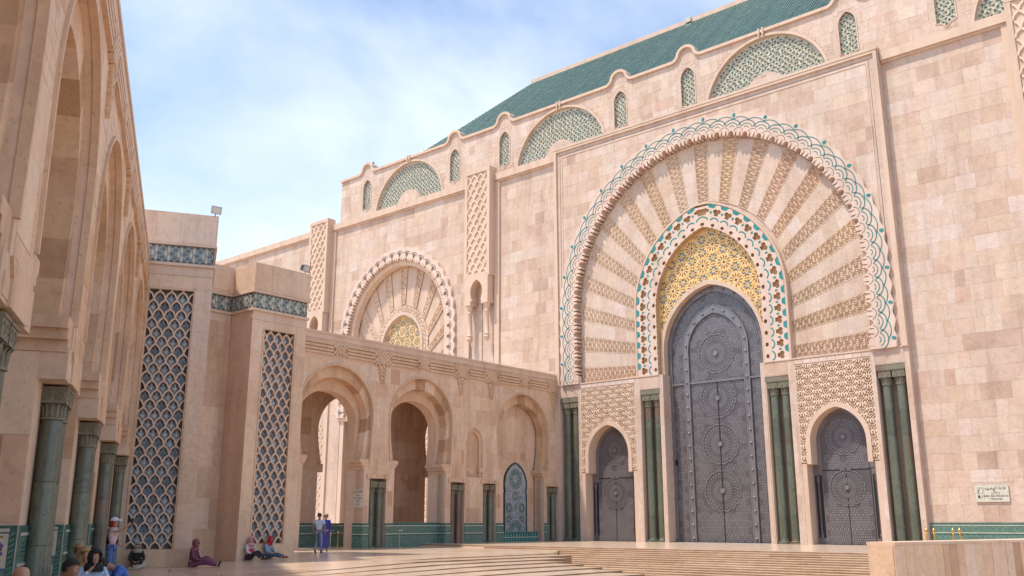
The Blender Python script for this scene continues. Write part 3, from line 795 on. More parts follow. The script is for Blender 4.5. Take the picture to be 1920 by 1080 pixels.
# pilasters with carved lattice and a small corbelled niche
def pilaster(cx, niche=True):
    w_, d = 1.66, 1.0
    mb = MB(); mb.fbox(FH, cx - w_, cx + w_, 24.6 if niche else 12, 35.6, -.1, d - .12); mb.build('pilaster', 'trim', HT)
    mb = MB()
    for a, b_ in ((-w_, -w_ + .36), (w_ - .36, w_)): mb.fbox(FH, cx + a * 1.004, cx + b_ * 1.004, 24.6, 35.35, -.05, d)
    mb.fbox(FH, cx - w_ * 1.012, cx + w_ * 1.012, 35.35, 35.75, -.07, d + .02); mb.build('pilaster_frame', 'trim', HT)
    mb = MB(); lattice(mb, FH, cx - w_ + .36, cx + w_ - .36, 24.9, 35.3, .78, 1.3, .14, d - .14, d - .01, 0, 12, .1)
    lattice(mb, FH, cx - w_ + .36, cx + w_ - .36, 24.9, 35.3, .78, 1.3, .05, d - .13, d - .05, 0, 12, -.25)
    mb.build('lattice', 'stucco', HT)
    if niche:
        a0 = arch(cx, .78, 23.2, 24.35, 22.3, 10, .55)
        mb = MB(); mb.plate(FH, [(cx - 1.5, 22.3)] + a0 + [(cx + 1.5, 22.3), (cx + 1.5, 24.6), (cx + 1.3, 25.0), (cx - 1.3, 25.0), (cx - 1.5, 24.6)], 0, d); mb.build('niche_arch', 'trim', HT)
        for sg in (-1, 1):
            x = cx + sg * 1.12; y = .5 - .62
            mb = MB(); mb.fbox(FH, x - .42, x + .42, 21.9, 22.32, .1, d + .05); mb.build('impost', 'trim', HT)
            mb = MB(); mb.lathe((x, y, 18.2), [(.02, 0), (.2, .2), (.3, .45), (.22, .62), (.3, .75), (.2, .9), (.19, 2.9), (.26, 3.0), (.2, 3.1), (.36, 3.7)], 14); mb.build('colonnette', 'trim', HT, smooth=True)
        mb = MB(); mb.fbox(FH, cx - .05, cx, -.2, 22.3, 0, .03); mb.fbox(FH, cx - 1.5, cx - 1.44, -.2, 18, 0, .03); mb.fbox(FH, cx + 1.44, cx + 1.5, -.2, 18, 0, .03); mb.build('wall_joint', 'joint', HT)
pilaster(-34.55); pilaster(-9.35); pilaster(40.5, True)
CH.area(FH, -8.0, -7.75, 12.5, 24, 0, None, 2)

# second portal, half hidden behind the arcade
p2 = Path(arch(XA, 7.5, 20.9, 28.7, 12.5, 60)); n2_ = 38; q2 = p2.L / n2_
class Shift:                  # the lobe builders work on FF; the second arch sits on the hall wall plane
    pass
FFkeep = FF; FF = FH
for k in range(n2_):
    a0 = (k + .5) * q2
    mb = MB(); mb.tone = rng.uniform(.5, .8); teeth_lobe(mb, p2, a0, q2, 1.3, -.55, .28, 0, .2)
    for rc, rad in ((.5, .5), (.55, .28)): arc_line(mb, p2, a0, rc, rad, .5, pi - .5, .06, .27, .30, 1)
    mb.plate(FF, ellipse_pts(p2, a0, .62, .16, .26, 8), .27, .295, 1)
    mb.build('scallop', ['pale', 'joint'], HT)
FF = FFkeep
mb = MB(); A = resample(arch(XA, 7.1, 20.9, 28.25, 12.5, 30), 80); B = resample(arch(XA, 7.6, 20.9, 28.8, 12.5, 30), 80)
mb.ring(FH, A, B, -.9, -.15); mb.build('inner_archivolt', 'stucco', HT)
mb = MB(); mb.plate(FH, arch(XA, 8.0, 20.9, 29.2, 12.3, 30), -1.9, -1.05, 0, holes=[arch(XA, 3.05, 19.6, 23.0, 12.6, 20)]); mb.build('tympanum', 'trim', HT)
o2 = Path(arch(XA, 7.2, 20.9, 28.4, 12.5, 60)); i2 = Path(arch(XA, 4.0, 19.7, 24.2, 12.5, 40)); N2 = 15
for k in range(N2):
    fo = .7 + (o2.L - 1.4) * k / (N2 - 1); fi = .5 + (i2.L - 1.) * k / (N2 - 1)
    q = [np.array(i2.at(fi - .36)), np.array(i2.at(fi + .36)), np.array(o2.at(fo - .62)), np.array(o2.at(fo + .62))]
    Lr = np.linalg.norm((q[2] + q[3] - q[0] - q[1]) / 2); W = .98
    def mp_(u, v, h, q=q, Lr=Lr, W=W):
        a = u / W; t_ = v / Lr
        x = (q[0][0] * (1 - a) + q[1][0] * a) * (1 - t_) + (q[2][0] * (1 - a) + q[3][0] * a) * t_
        z = (q[0][1] * (1 - a) + q[1][1] * a) * (1 - t_) + (q[2][1] * (1 - a) + q[3][1] * a) * t_
        return x, 1.55 - .1 - h, z
    relief('carved_ray', 'stucco', HT, mp_, W, Lr, .055, .5, .12)
mb = MB(); A = resample(arch(XA, 3.0, 19.6, 22.95, 12.5, 20), 50); B = resample(arch(XA, 3.25, 19.65, 23.25, 12.5, 20), 50)
mb.ring(FH, A, B, -1.3, -.85); mb.build('band_edge', 'pale', HT)
mb = MB(); A = resample(arch(XA, 3.25, 19.65, 23.25, 12.5, 20), 70); B = resample(arch(XA, 3.95, 19.7, 24.1, 12.5, 20), 70)
pp = Path(arch(XA, 3.25, 19.65, 23.25, 12.5, 20))
relief('carved_band', 'stucco', HT, lambda u, v, h: tuple(np.array([(lambda m_: (m_[0], 0, m_[1]))(pp.map(b_, a)) for a, b_ in zip(u.ravel(), v.ravel())]).T.reshape((3,) + u.shape) + np.array([np.zeros_like(h), 1.45 - h, np.zeros_like(h)])), .75, pp.L, .07, .38, .1)
mb = MB(); mb.plate(FH, arch(XA, 3.15, 19.6, 23.1, 12.3, 20), -1.8, -1.25); mb.build('gold_tympanum', 'gold_pale', HT)
g2 = arch(XA, 3.0, 19.6, 22.95, 12.0, 20)
gold_field(HT, FH, lambda x, z: inside(g2, x, z), XA, 16.0, 22.9, 3.2, 1.5, -1.235)
# its lower storey: jambs, columns, carved strips and a patterned door seen through the arcade
mb = MB()
for a, b_ in ((XA - 8.6, XA - 7.9), (XA - 5.3, XA - 4.2), (XA + 4.2, XA + 5.3), (XA + 7.9, XA + 8.6)): mb.fbox(FH, a, b_, -.3, 12.6, -1.6, -.05)
mb.fbox(FH, XA - 8.6, XA + 8.6, 12.1, 12.7, -1.9, .05); mb.fbox(FH, XA - 8, XA + 8, -.3, 12.2, -2.0, -1.3)
mb.build('door_bay', 'trim', HT)
for sg in (-1, 1):
    for q in (5.85, 7.2): column(HT, FH, XA + sg * q, 0, -.75, CM)
    x0 = XA + sg * 4.75
    relief('carved_jamb', 'stucco', HT, lambda u, v, h: (x0 - .48 + u, .5 - .0 - h, .2 + v), .96, 11.8, .07, .5, .1)
    a = min(XA + sg * 4.2, XA + sg * 3.0); mb = MB(); mb.fbox(FH, a, a + 1.2, -.2, 12.1, -1.3, -.9); mb.build('gold_jamb', 'gold_light', HT)
    for k in range(9):
        mb = MB(); star(mb, FH, a + .6, 1 + k * 1.28, -.89, .6, 1); mb.build('rosette', gm, HT)
mb = MB(); mb.fbox(FH, XA - 3, XA + 3, -.2, 12.1, -1.31, -1.1)
D2 = mb.build('patterned_door', 'violet_tile', HT)
mb = MB()
for i in range(8):
    for j in range(9):
        x, z = XA - 2.6 + i * .75, .6 + j * .75
        mb.strip(FH, [(x - .3, z), (x, z + .3), (x + .3, z), (x, z - .3)], .06, -1.12, -1.085, 0, True)
        mb.strip(FH, [(x - .34, z - .34), (x + .34, z - .34), (x + .34, z + .34), (x - .34, z + .34)], .04, -1.12, -1.09, 0, True)
mb.build('door_pattern', 'white_tile', D2)
# wall lattice left of the second portal, seen through the first arch
mb = MB(); lattice(mb, FH, -34.6, -32.9, .6, 12.2, .57, .9, .07, .0, .06, 0, 10); mb.build('wall_lattice', 'stucco', HT)

# upper storey -----------------------------------------------------------
SEMI = [-22.0, -.8, 20.45, 41.7]; SLIM = [c + k for c in SEMI for k in (-7.1, 7.05)]
UX0 = -33.75
holes = []
def semi_out(c): return arch(c, 5.3, 35.2, 40.5, None, 26)
def semi_in(c): return arch(c, 2.0, 35.2, 37.35, None, 14)
def slim_out(c): return arch(c, .72, 39.2, 40.25, None, 8)
def eave(c0, c1):                 # wall top with a round hump over each slim window
    pts = []
    for c in sorted(SLIM):
        if c0 < c < c1:
            pts += [(c - 1.35, 41.05), (c - 1.05, 41.2)] + [(c + .85 * cos(a), 41.45 + .75 * sin(a)) for a in np.linspace(pi, 0, 9)] + [(c + 1.05, 41.2), (c + 1.35, 41.05)]
    return pts
top = eave(UX0, 60)
mb = MB()
hl = [[(c - 5.3, 34.95)] + semi_out(c) + [(c + 5.3, 34.95)] + [(x, z if z > 35.2 else 34.95) for x, z in semi_in(c)[::-1]] for c in SEMI]
hs = [[(c - .72, 36.7)] + slim_out(c) + [(c + .72, 36.7), (c + .3, 36.6), (c, 36.25), (c - .3, 36.6)] for c in SLIM]
mb.plate(FU, [(UX0, 34.4), (58, 34.4), (58, 41.05)] + top[::-1] + [(UX0, 41.05)], -.5, 0, 0, holes=[q for q in hl + hs])
mb.add([(UX0, 2.0, 34.4), (UX0, 2.5, 34.4), (UX0, 22, 34.4), (UX0, 22, 41.05), (UX0, 2.5, 41.05), (UX0, 2.0, 41.05)], [(0, 5, 4, 3, 2, 1)])
mb.build('upper_wall', 'stone', HT)
mb = MB(); mb.strip(FU, [(UX0 - .1, 41.05)] + top + [(58, 41.05)], .26, -.6, .22)
mb.build('eave_moulding', 'trim', HT)
allh = [(h, min(p[0] for p in h) - .25, max(p[0] for p in h) + .25, min(p[1] for p in h), max(p[1] for p in h)) for h in hl + hs]
def ok_up(x, z):
    for h, a, b_, c, d in allh:
        if a < x < b_ and c - .2 < z < d + .2:
            if inside(h, x, z) or inside(h, x + .2, z) or inside(h, x - .2, z) or inside(h, x, z - .2): return False
    return True
CH.area(FU, UX0, 46, 35.0, 40.85, 0, ok_up, .98, .5, 1.9)
def mosaic(test, x0, x1, z0, z1, pitch, d, fr):
    """ground of cream tile with leaf sprigs in greens and blacks"""
    mb = MB(); r = 0; z = z0
    while z < z1:
        x = x0 + (pitch / 2 if r % 2 else 0) + nrng.uniform(-.06, .06)
        while x < x1:
            if test(x, z):
                for a, l, mi in ((pi / 2, .30, 0), (pi / 2 + .75, .27, 1), (pi / 2 - .75, .27, 0), (-pi / 2, .2, 2), (pi / 2 + 1.6, .22, 3), (pi / 2 - 1.6, .22, 1)):
                    rosette_one(mb, fr, x + cos(a) * l * pitch * .62, z + sin(a) * l * pitch * .62, d, l * pitch * .52, .062 * pitch, a, mi)
            mx_, mz_ = x + pitch / 2, z
            if test(mx_, mz_):
                for k in range(3):
                    a = nrng.uniform(0, 2 * pi); rosette_one(mb, fr, mx_ + .18 * pitch * cos(a), mz_ + .2 * pitch * sin(a), d, .13 * pitch, .06 * pitch, nrng.uniform(0, pi), int(nrng.choice([1, 2, 3])))
            x += pitch
        z += pitch * .5; r += 1
    return mb
PALM = ['green_tile', 'dark_tile', 'green_tile', 'ochre_tile']
for c, h in zip(SEMI, hl):
    mb = MB(); mb.fbox(FU, c - 5.4, c + 5.4, 34.8, 40.7, -.5, -.22); W_ = mb.build('mosaic_window', 'cream_tile', HT)
    mosaic(lambda x, z: inside(h, x, z) and hypot(x - c, z - 35.2) < 5.1, c - 5.2, c + 5.2, 35.1, 40.5, .5, -.21, FU).build('sprig_pattern', PALM, W_, kind='stuff')
    mb = MB(); mb.strip(FU, [(c - 5.42, 34.95)] + arch(c, 5.42, 35.2, 40.62, None, 26) + [(c + 5.42, 34.95)], .2, -.1, .12); mb.build('moulding', 'trim', W_)
    mb = MB()
    for k in (-.22, .14): mb.fbox(FU, c + k, c + k + .12, 40.62, 41.3, 0, .3)
    mb.build('keystone_ribs', 'trim', W_)
for c, h in zip(SLIM, hs):
    mb = MB(); mb.fbox(FU, c - .8, c + .8, 36.1, 40.4, -.5, -.2); W_ = mb.build('mosaic_window', 'cream_tile', HT)
    mosaic(lambda x, z: inside(h, x, z), c - .7, c + .7, 36.3, 40.3, .46, -.19, FU).build('sprig_pattern', PALM, W_, kind='stuff')
    mb = MB(); mb.strip(FU, h, .09, -.05, .05, 0, True); mb.build('moulding', 'trim', W_)
    mb = MB(); n_ = 8                               # half dome behind the hump of the eave
    for i in range(n_):
        for j in range(5):
            f = lambda i_, j_: (c + .98 * cos(pi * i_ / n_) * cos(pi / 2 * j_ / 5), 2.6 + 1.3 * sin(pi / 2 * j_ / 5), 41.3 + 1.0 * sin(pi * i_ / n_) * cos(pi / 2 * j_ / 5))
            mb.add([f(i, j), f(i + 1, j), f(i + 1, j + 1), f(i, j + 1)], [(0, 1, 2, 3)])
    D_ = mb.build('half_dome', 'trim', HT, smooth='all')
    mb = MB(); mb.lathe((c, 2.75, 42.2), [(.16, 0), (.1, .16), (.15, .26), (0, .6)], 8); mb.build('finial', 'black', D_)
CH.finish()
# roof: sloping deck, hip, and a row of glazed tiles for each rib
RX0, RY0, RZ0, RD, RH = -21.0, 2.5, 41.35, 9.0, 9.0
mb = MB()
mb.add([(RX0, RY0, RZ0), (60, RY0, RZ0), (60, RY0 + RD, RZ0 + RH), (RX0 + RD, RY0 + RD, RZ0 + RH), (RX0, 40, RZ0), (RX0 + RD, 31, RZ0 + RH), (60, 31, RZ0 + RH), (60, 40, RZ0)],
       [(0, 1, 2, 3), (4, 0, 3, 5), (3, 2, 6, 5), (7, 4, 5, 6)])
RF = mb.build('roof', 'roof_tile', HT)
rib = MB(); L_ = hypot(RD, RH)
for k in range(12):               # overlapping cover tiles down one row, unit length, unrotated
    a, b_ = k / 12, (k + 1) / 12
    vs_ = []
    for yy, rr in ((a, .098), (b_ + .004, .085)):
        for i in range(5):
            t_ = pi * i / 4; vs_.append((rr * cos(t_), yy * RD, yy * RH + rr * sin(t_) * 1.1 + .02))
    rib.add(vs_, [(i, i + 1, i + 6, i + 5) for i in range(4)] + [(0, 1, 2, 3, 4)])
rib_me = rib.mesh('tile_row', 'roof_tile')
x = RX0 + .2; k = 0
while x < 46 and k < 299:
    f = min(1., (x - RX0) / RD)
    put('tile_row', rib_me, [x * S, (RY0 - .12) * S, (RZ0 + .02) * S], RF, scale=(1, f, f)); x += .27; k += 1
mb = MB()
mb.box((RX0 + RD - .1, RY0 + RD - .1, RZ0 + RH - .1), (60, RY0 + RD + .5, RZ0 + RH + .55)); mb.build('ridge_wall', 'trim', HT)
mb = MB(); mb.box((8.3, RY0 + RD - .35, RZ0 + RH + .1), (8.9, RY0 + RD - .12, RZ0 + RH + .65)); mb.build('hatch', 'white_tile', HT)
mb = MB(); mb.tube([(RX0, RY0, RZ0 + .06), (RX0 + RD, RY0 + RD, RZ0 + RH + .06)], .12, 6); mb.build('hip_tiles', 'roof_tile', RF)
mb = MB(); mb.box((RX0, RY0 - .3, RZ0 - .32), (60, RY0 + .1, RZ0 - .02)); mb.build('eave_board', 'dark_tile', RF)
# tiled dado of the right wall
def dado(parent, fr, s0, s1, z0, z1, d, pitch=.34, label=None):
    mb = MB(); mb.fbox(fr, s0, s1, z0, z1, d, d + .05); D_ = mb.build('dado', 'teal_pale', parent)
    mb = MB(); h = z1 - z0
    for a, b_, mi in ((0, .05, 1), (.05, .08, 2), (.55, .6, 1), (.6, .63, 2), (.93, 1., 1), (.90, .93, 2)):
        mb.fbox(fr, s0, s1, z0 + a * h, z0 + b_ * h, d + .05, d + .058 + .004 * mi, mi)
    mb.build('border', ['teal_pale', 'green_tile', 'white_tile'], D_, kind='stuff')
    mb = MB()
    n_ = max(1, int((s1 - s0) / pitch)); p_ = (s1 - s0) / n_
    for i in range(n_):
        for (a, b_, rows) in ((.10, .53, 2), (.65, .88, 1)):
            for j in range(rows):
                cz = z0 + h * (a + (b_ - a) * (j + .5) / rows); cs = s0 + (i + .5) * p_; R = min(p_ * .5, h * (b_ - a) / rows * .5)
                rosette_pts(mb, fr, cs, cz, d + .054, [(.12 * R, .5 * R, 8, .7, 0), (.5 * R, .95 * R, 8, .8, 1)])
                rosette_pts(mb, fr, cs, cz, d + .056, [(.42 * R, .66 * R, 8, .35, 2)])
    mb.build('star_tiles', ['teal', 'green_tile', 'white_tile'], D_, kind='stuff')
    return D_
dado(HT, FH, 30.25, 46, -.1, 1.46, .02)

# ================================================================== arcades (the wing beside the portal, and the near one on the left)
WM = column_meshes(.245, 4.45, 'short', .335)
def knot_frieze(parent, fr, s0, s1, small, large, d=.0):
    """raised interlaced bands: flat ribbons between knots, plaited knots, hanging tails on the large knots"""
    ks = sorted([(k, 0) for k in small] + [(k, 1) for k in large])
    zc, hb = 13.0, .235
    ends = [(s0, -1)] + ks + [(s1, -1)]
    for (a, ka), (b_, kb) in zip(ends[:-1], ends[1:]):
        mb = MB(); x0 = a + (.62 if ka == 0 else .85 if ka == 1 else 0); x1 = b_ - (.62 if kb == 0 else .85 if kb == 1 else 0)
        if x1 - x0 < .4: continue
        for k in (-1.5, -.5, .5, 1.5):
            e = .16 * (1.5 - abs(k)); z = zc + k * hb
            mb.strip(fr, [(x0 - e * .2, z), (x1 + e * .2, z)], .15, d - .02, d + .12)
        for x, sg, kk in ((x0, -1, ka), (x1, 1, kb)):
            if kk < 0: continue
            for k in (-1.5, 1.5): mb.strip(fr, [(x, zc + k * hb), (x + sg * .3, zc + k * hb * .25)], .14, d - .02, d + .12)
        mb.build('ribbon', 'stone_warm', parent)
    for c, big in ks:
        mb = MB(); R = .62 if not big else .85
        for sg in (1, -1):
            for k in ((-1, 0, 1) if not big else (-1.5, -.5, .5, 1.5)):
                o = k * .26
                l = R * (1 - abs(k) * .16) * (1.0 if not big else 1.25)
                mb.strip(fr, [(c + o - l * .62, zc - sg * l * .62 * .9), (c + o + l * .62, zc + sg * l * .62 * .9)], .13, d - .02, d + (.14 if sg > 0 else .115))
        mb.build('knot', 'stone_warm', parent)
        if big:
            mb = MB(); z = zc - .62
            for j in range(4):
                wj = .42 - .07 * j; zj = z - j * .28
                mb.strip(fr, [(c - wj, zj), (c, zj - .36), (c + wj, zj)], .12, d - .02, d + .13)
                mb.strip(fr, [(c - wj * .9, zj - .3), (c, zj + .04), (c + wj * .9, zj - .3)], .12, d - .02, d + .11)
            mb.build('knot_tail', 'stone_warm', parent)
def bay_outline(c, jw=2.6, za=5.75, zf=-.6):
    """opening of one arch in the front skin, left foot to right foot"""
    a = arch(c, 3.2, 8.75, 11.95, za, 20, 3.05)
    return [(c - jw, zf), (c - jw, 5.15), (c - 3.05, 5.15)] + a + [(c + 3.05, 5.15), (c + jw, 5.15), (c + jw, zf)]
def slot_outline(c, hw=.76, zf=-.6): return [(c - hw, zf), (c - hw, 4.47), (c + hw, 4.47), (c + hw, zf)]
def arch_orders(parent, fr, c, deep=1.2, third=True, zf=-.6, jw=2.6, jf=-.28):
    """nested arch orders behind the front skin, imposts and jambs"""
    nz = 20
    ua = arch(c, 2.86, 8.55, 11.15, 5.75, nz, 2.5)
    for k, (d0, d1, A, B) in enumerate(((-deep, -.28, ua, arch(c, 3.6, 8.9, 12.3, 5.75, nz, 3.3)),)):
        A_ = resample(A, 61); B_ = resample(B, 61)
        for j in range(15):
            mb = MB(); mb.tone = min(.95, max(.05, rng.gauss(.42, .27)))
            mb.ring(fr, A_[j * 4:j * 4 + 5], B_[j * 4:j * 4 + 5], d0, d1); mb.build('arch_stone', 'stone_warm', parent)
    if third:
        mb = MB(); mb.ring(fr, resample(arch(c, 2.5, 8.3, 10.35, 5.75, nz, 2.3), 61), resample(arch(c, 3.2, 8.9, 12.2, 5.75, nz, 3.2), 61), -deep - .9, -deep - .002); mb.build('inner_order', 'stone_warm', parent)
    mb = MB(); mb.strip(fr, arch(c, 3.22, 8.75, 11.98, 5.7, 20, 3.07), .1, -.1, .07); mb.build('hood_moulding', 'stone_warm', parent)
    for sg in (-1, 1):
        mb = MB()
        for (wa, z0, z1) in ((jw - .05, 5.05, 5.3), (jw - .22, 5.3, 5.52), (jw - .36, 5.52, 5.78)):
            a, b_ = sorted((c + sg * wa, c + sg * 3.04)); mb.fbox(fr, a, b_, z0, z1, -deep - (.9 if third else 0), -.03 - .001 * wa)
        mb.build('impost', 'stone_warm', parent)
        mb = MB(); a, b_ = sorted((c + sg * jw, c + sg * 3.05)); mb.fbox(fr, a, b_, zf, 5.06, -deep - (.9 if third else 0), jf); mb.build('jamb', 'stone_peach', parent)
def jamb_slabs(cl, fr, c, jw, deep, z0, z1, side):
    """slabs on the reveal that faces the viewer"""
    p = fr.P(c + side * jw, 0, 0); nx = (fr.n[0], fr.n[1])
    f2 = Fr(p[0] - fr.n[0] * deep, p[1] - fr.n[1] * deep, fr.n[0], fr.n[1]) if side > 0 else None
    # plane whose s runs from back to front; its outward normal faces the opening
    if f2 and (f2.n[0] * fr.s[0] + f2.n[1] * fr.s[1]) * side > 0: f2 = None
    return f2

# ---- wing
FW = Fr(0, 0, 0, 1)           # s = y (negative to the left), outward = +x
WG = thing('arcade_wing', (-3, -14, -.3), 'low pink stone arcade with three pointed horseshoe arches joining the portal', 'arcade')
BAY = [-24.25, -16.25, -4.5]; SLOT = [-20.35, -12.35, -8.75, -.77]
WL0 = -30.0
els = sorted([(c, 'b') for c in BAY] + [(c, 's') for c in SLOT])
outl = [(WL0, -.6)]
for c, k in els: outl += bay_outline(c) if k == 'b' else slot_outline(c)
outl += [(0, -.6), (0, 14.0), (WL0, 14.0)]
niche = arch(-10.5, .95, 7.55, 8.72, None, 10); niche = [(-11.45, 4.9), ] + niche + [(-9.55, 4.9)]
mb = MB(); mb.plate(FW, outl, -.9, 0, 0, holes=[niche]); mb.build('wall', 'stone_peach', WG)
mb = MB(); mb.fbox(FW, -11.5, -9.5, 4.4, 8.8, -.8, -.32)
mb.ring(FW, arch(-10.5, .66, 7.5, 8.4, 4.9, 10), arch(-10.5, .98, 7.55, 8.76, 4.9, 10), -.5, -.14); mb.build('blind_niche', 'stone_warm', WG)
mb = MB()
for sg in (-1, 1): a, b_ = sorted((-10.5 + sg * .5, -10.5 + sg * 1.0)); mb.fbox(FW, a, b_, 5.3, 5.65, -.3, .05)
mb.build('niche_impost', 'stone_warm', WG)
mb = MB(); mb.fbox(FW, WL0, 0, 13.98, 14.12, -1.6, .1); mb.fbox(FW, WL0, 0, 13.62, 13.98, -.1, .05); mb.build('coping', 'trim', WG)
mb = MB(); mb.box((-7.6, WL0, 13.2), (-.9, 0, 13.95)); mb.build('roof_slab', 'stone_warm', WG)
for c in BAY: arch_orders(WG, FW, c, 1.0, c != -4.5)
for c in SLOT:
    mb = MB(); mb.fbox(FW, c - .8, c + .8, -.6, 4.5, -1.0, -.85); mb.build('slot_back', 'stone_peach', WG)
    mb = MB()
    for sg in (-1, 1):
        a, b_ = sorted((c + sg * .55, c + sg * 1.05)); mb.fbox(FW, a, b_, 4.45, 4.72, -.2, .1)
    mb.build('corbel', 'stone_warm', WG)
    zb = -.2 if c < -10 else -.1
    for q in (-.37, .37): column(WG, FW, c + q, zb, -.29, WM)
knot_frieze(WG, FW, WL0, -.05, [-24.25, -16.3, -4.5], [-20.3, -12.15, -8.6, -.55])
CW = Cladding(WG, 'stone_peach', 295)
full = [p for p in outl]
def ok_w(x, z):
    if not inside(outl, x, z): return False
    if -11.6 < x < -9.4 and 4.8 < z < 8.85: return False
    for c in BAY:
        if z > 5.0 and inside(arch(c, 3.3, 8.75, 12.1, 4.9, 12, 3.15), x, z): return False
    return True
CW.area(FW, WL0 + .1, 0, 1.5, 12.3, 0, ok_w, 1.05, .7, 2.0, var=.22)
# inner hall of the wing: ceiling, back wall with two arches, end walls
mb = MB(); bo = []
for c in (-18.4, -7.4): bo += [(c - 2.6, -.6), (c - 2.6, 5.3), (c - 2.35, 5.7)] + arch(c, 2.75, 8.2, 10.9, 5.75, 16, 2.35)[1:-1] + [(c + 2.35, 5.7), (c + 2.6, 5.3), (c + 2.6, -.6)]
mb.plate(FW, [(WL0, -.6)] + bo + [(0, -.6), (0, 13.3), (WL0, 13.3)], -7.0, -6.0, back=True); mb.build('back_wall', 'stone_peach', WG)
for c in (-18.4, -7.4):
    for sg in (-1, 1):
        mb = MB(); a, b_ = sorted((c + sg * 2.2, c + sg * 2.75)); mb.fbox(FW, a, b_, 5.1, 5.7, -7.1, -5.9); mb.build('impost', 'stone_warm', WG)
    mb = MB(); mb.ring(FW, resample(arch(c, 2.8, 8.2, 10.95, 5.75, 16, 2.4), 41), resample(arch(c, 3.2, 8.2, 11.5, 5.75, 16, 2.8), 41), -6.1, -5.88); mb.build('arch_band', 'stone_warm', WG)
CW.area(FW, -29, -.5, 1.5, 12.8, -6.0, lambda x, z: all(not inside([(c - 2.9, -1)] + arch(c, 3.25, 8.2, 11.6, 5, 12) + [(c + 2.9, -1)], x, z) for c in (-18.4, -7.4)), 1.3, .7, 2.0, base=.35)
mb = MB(); mb.box((-5.98, -6.2, -.5), (-1.9, -5.4, 13.3)); mb.build('cross_wall', 'stone_peach', WG)
# fountain bay: closed by a wall with a mosaic panel and tiled basin
mb = MB(); mb.fbox(FW, -8, -1.2, -.5, 12.4, -1.9, -1.15); mb.build('fountain_wall', 'stone_peach', WG)
CW.area(FW, -7.1, -1.9, 1.5, 11.5, -1.15, lambda x, z: abs(x + 4.35) > 1.5 or z > 6.4, 1.4, .6, 1.3, base=.45)
CW.finish()
FP = arch(-4.35, 1.42, 4.5, 6.3, 3.9, 14, 1.3); fpan = [(-5.75, .75), (-5.75, 3.9)] + FP + [(-2.95, 3.9), (-2.95, .75)]
mb = MB(); mb.plate(FW, fpan, -1.2, -1.08); FO = mb.build('fountain_panel', 'slate_light', WG, label='pointed mosaic fountain panel in blue and green tile')
mb = MB(); mb.strip(FW, fpan, .1, -1.15, -1.02); mb.build('panel_frame', 'dark_tile', FO)
def medallion(x, z, R, half=False):
    mb = MB(); d = -1.07
    cols = [(.0, .12, 10, 1., 2), (.13, .26, 14, .9, 0), (.26, .42, 18, .8, 3), (.42, .60, 22, .85, 1), (.58, .76, 26, .8, 3), (.74, .90, 28, .85, 2), (.86, 1.0, 32, .8, 4)]
    for i, (a, b_, n_, wf, mi) in enumerate(cols):
        for k in range(n_):
            an = 2 * pi * (k + .5 * (i % 2)) / n_
            if half and not (0 < an % (2 * pi) < pi): continue
            hw = pi * (a + b_) / 2 / n_ * wf * R; ca, sa = cos(an), sin(an); rm = (a + b_) / 2 * R
            q = [(a * R, 0), (rm, -hw), (b_ * R, 0), (rm, hw)]
            mb.add([FW.P(x + u * ca - v * sa, z + u * sa + v * ca, d + .003 * i) for u, v in q], [(0, 1, 2, 3)], mi)
    mb.build('medallion', ['white_tile', 'green_tile', 'slate_blue', 'teal_pale', 'white_tile'], FO)
for x, z, R, h in ((-4.35, 5.0, 1.0, 0), (-5.15, 2.65, .5, 0), (-3.55, 2.65, .5, 0), (-4.35, 3.62, .45, 0), (-4.35, .8, 1.05, 1), (-4.35, 2.65, .25, 0), (-5.15, 1.75, .4, 0), (-3.55, 1.75, .4, 0)): medallion(x, z, R, h)
mb = MB()
for i in range(24):
    for j in range(46):
        x, z = -5.68 + i * .116, .85 + j * .116
        if inside(fpan, x, z + .06): rosette_one(mb, FW, x, z, -1.076, .055, .03, nrng.uniform(0, pi), int(nrng.choice([0, 1, 2, 3])))
mb.build('small_tiles', ['white_tile', 'teal_pale', 'violet_tile', 'slate_light'], FO, kind='stuff')
mb = MB(); mb.fbox(FW, -7.1, -1.9, -.3, .72, -1.2, -.72); BS = mb.build('basin', 'teal', WG)
mb = MB(); mb.fbox(FW, -7.1, -1.9, .30, .36, -.73, -.66, 0); mb.fbox(FW, -7.1, -1.9, .68, .76, -1.1, -.66, 1); mb.build('basin_rim', ['white_tile', 'teal_pale'], BS)
mb = MB()
for i in range(30):
    for z in (.16, .52): rosette_pts(mb, FW, -7.0 + i * .172, z, -.713, [(.02, .085, 6, .8, i % 2)])
mb.build('star_tiles', ['white_tile', 'green_tile'], BS, kind='stuff')
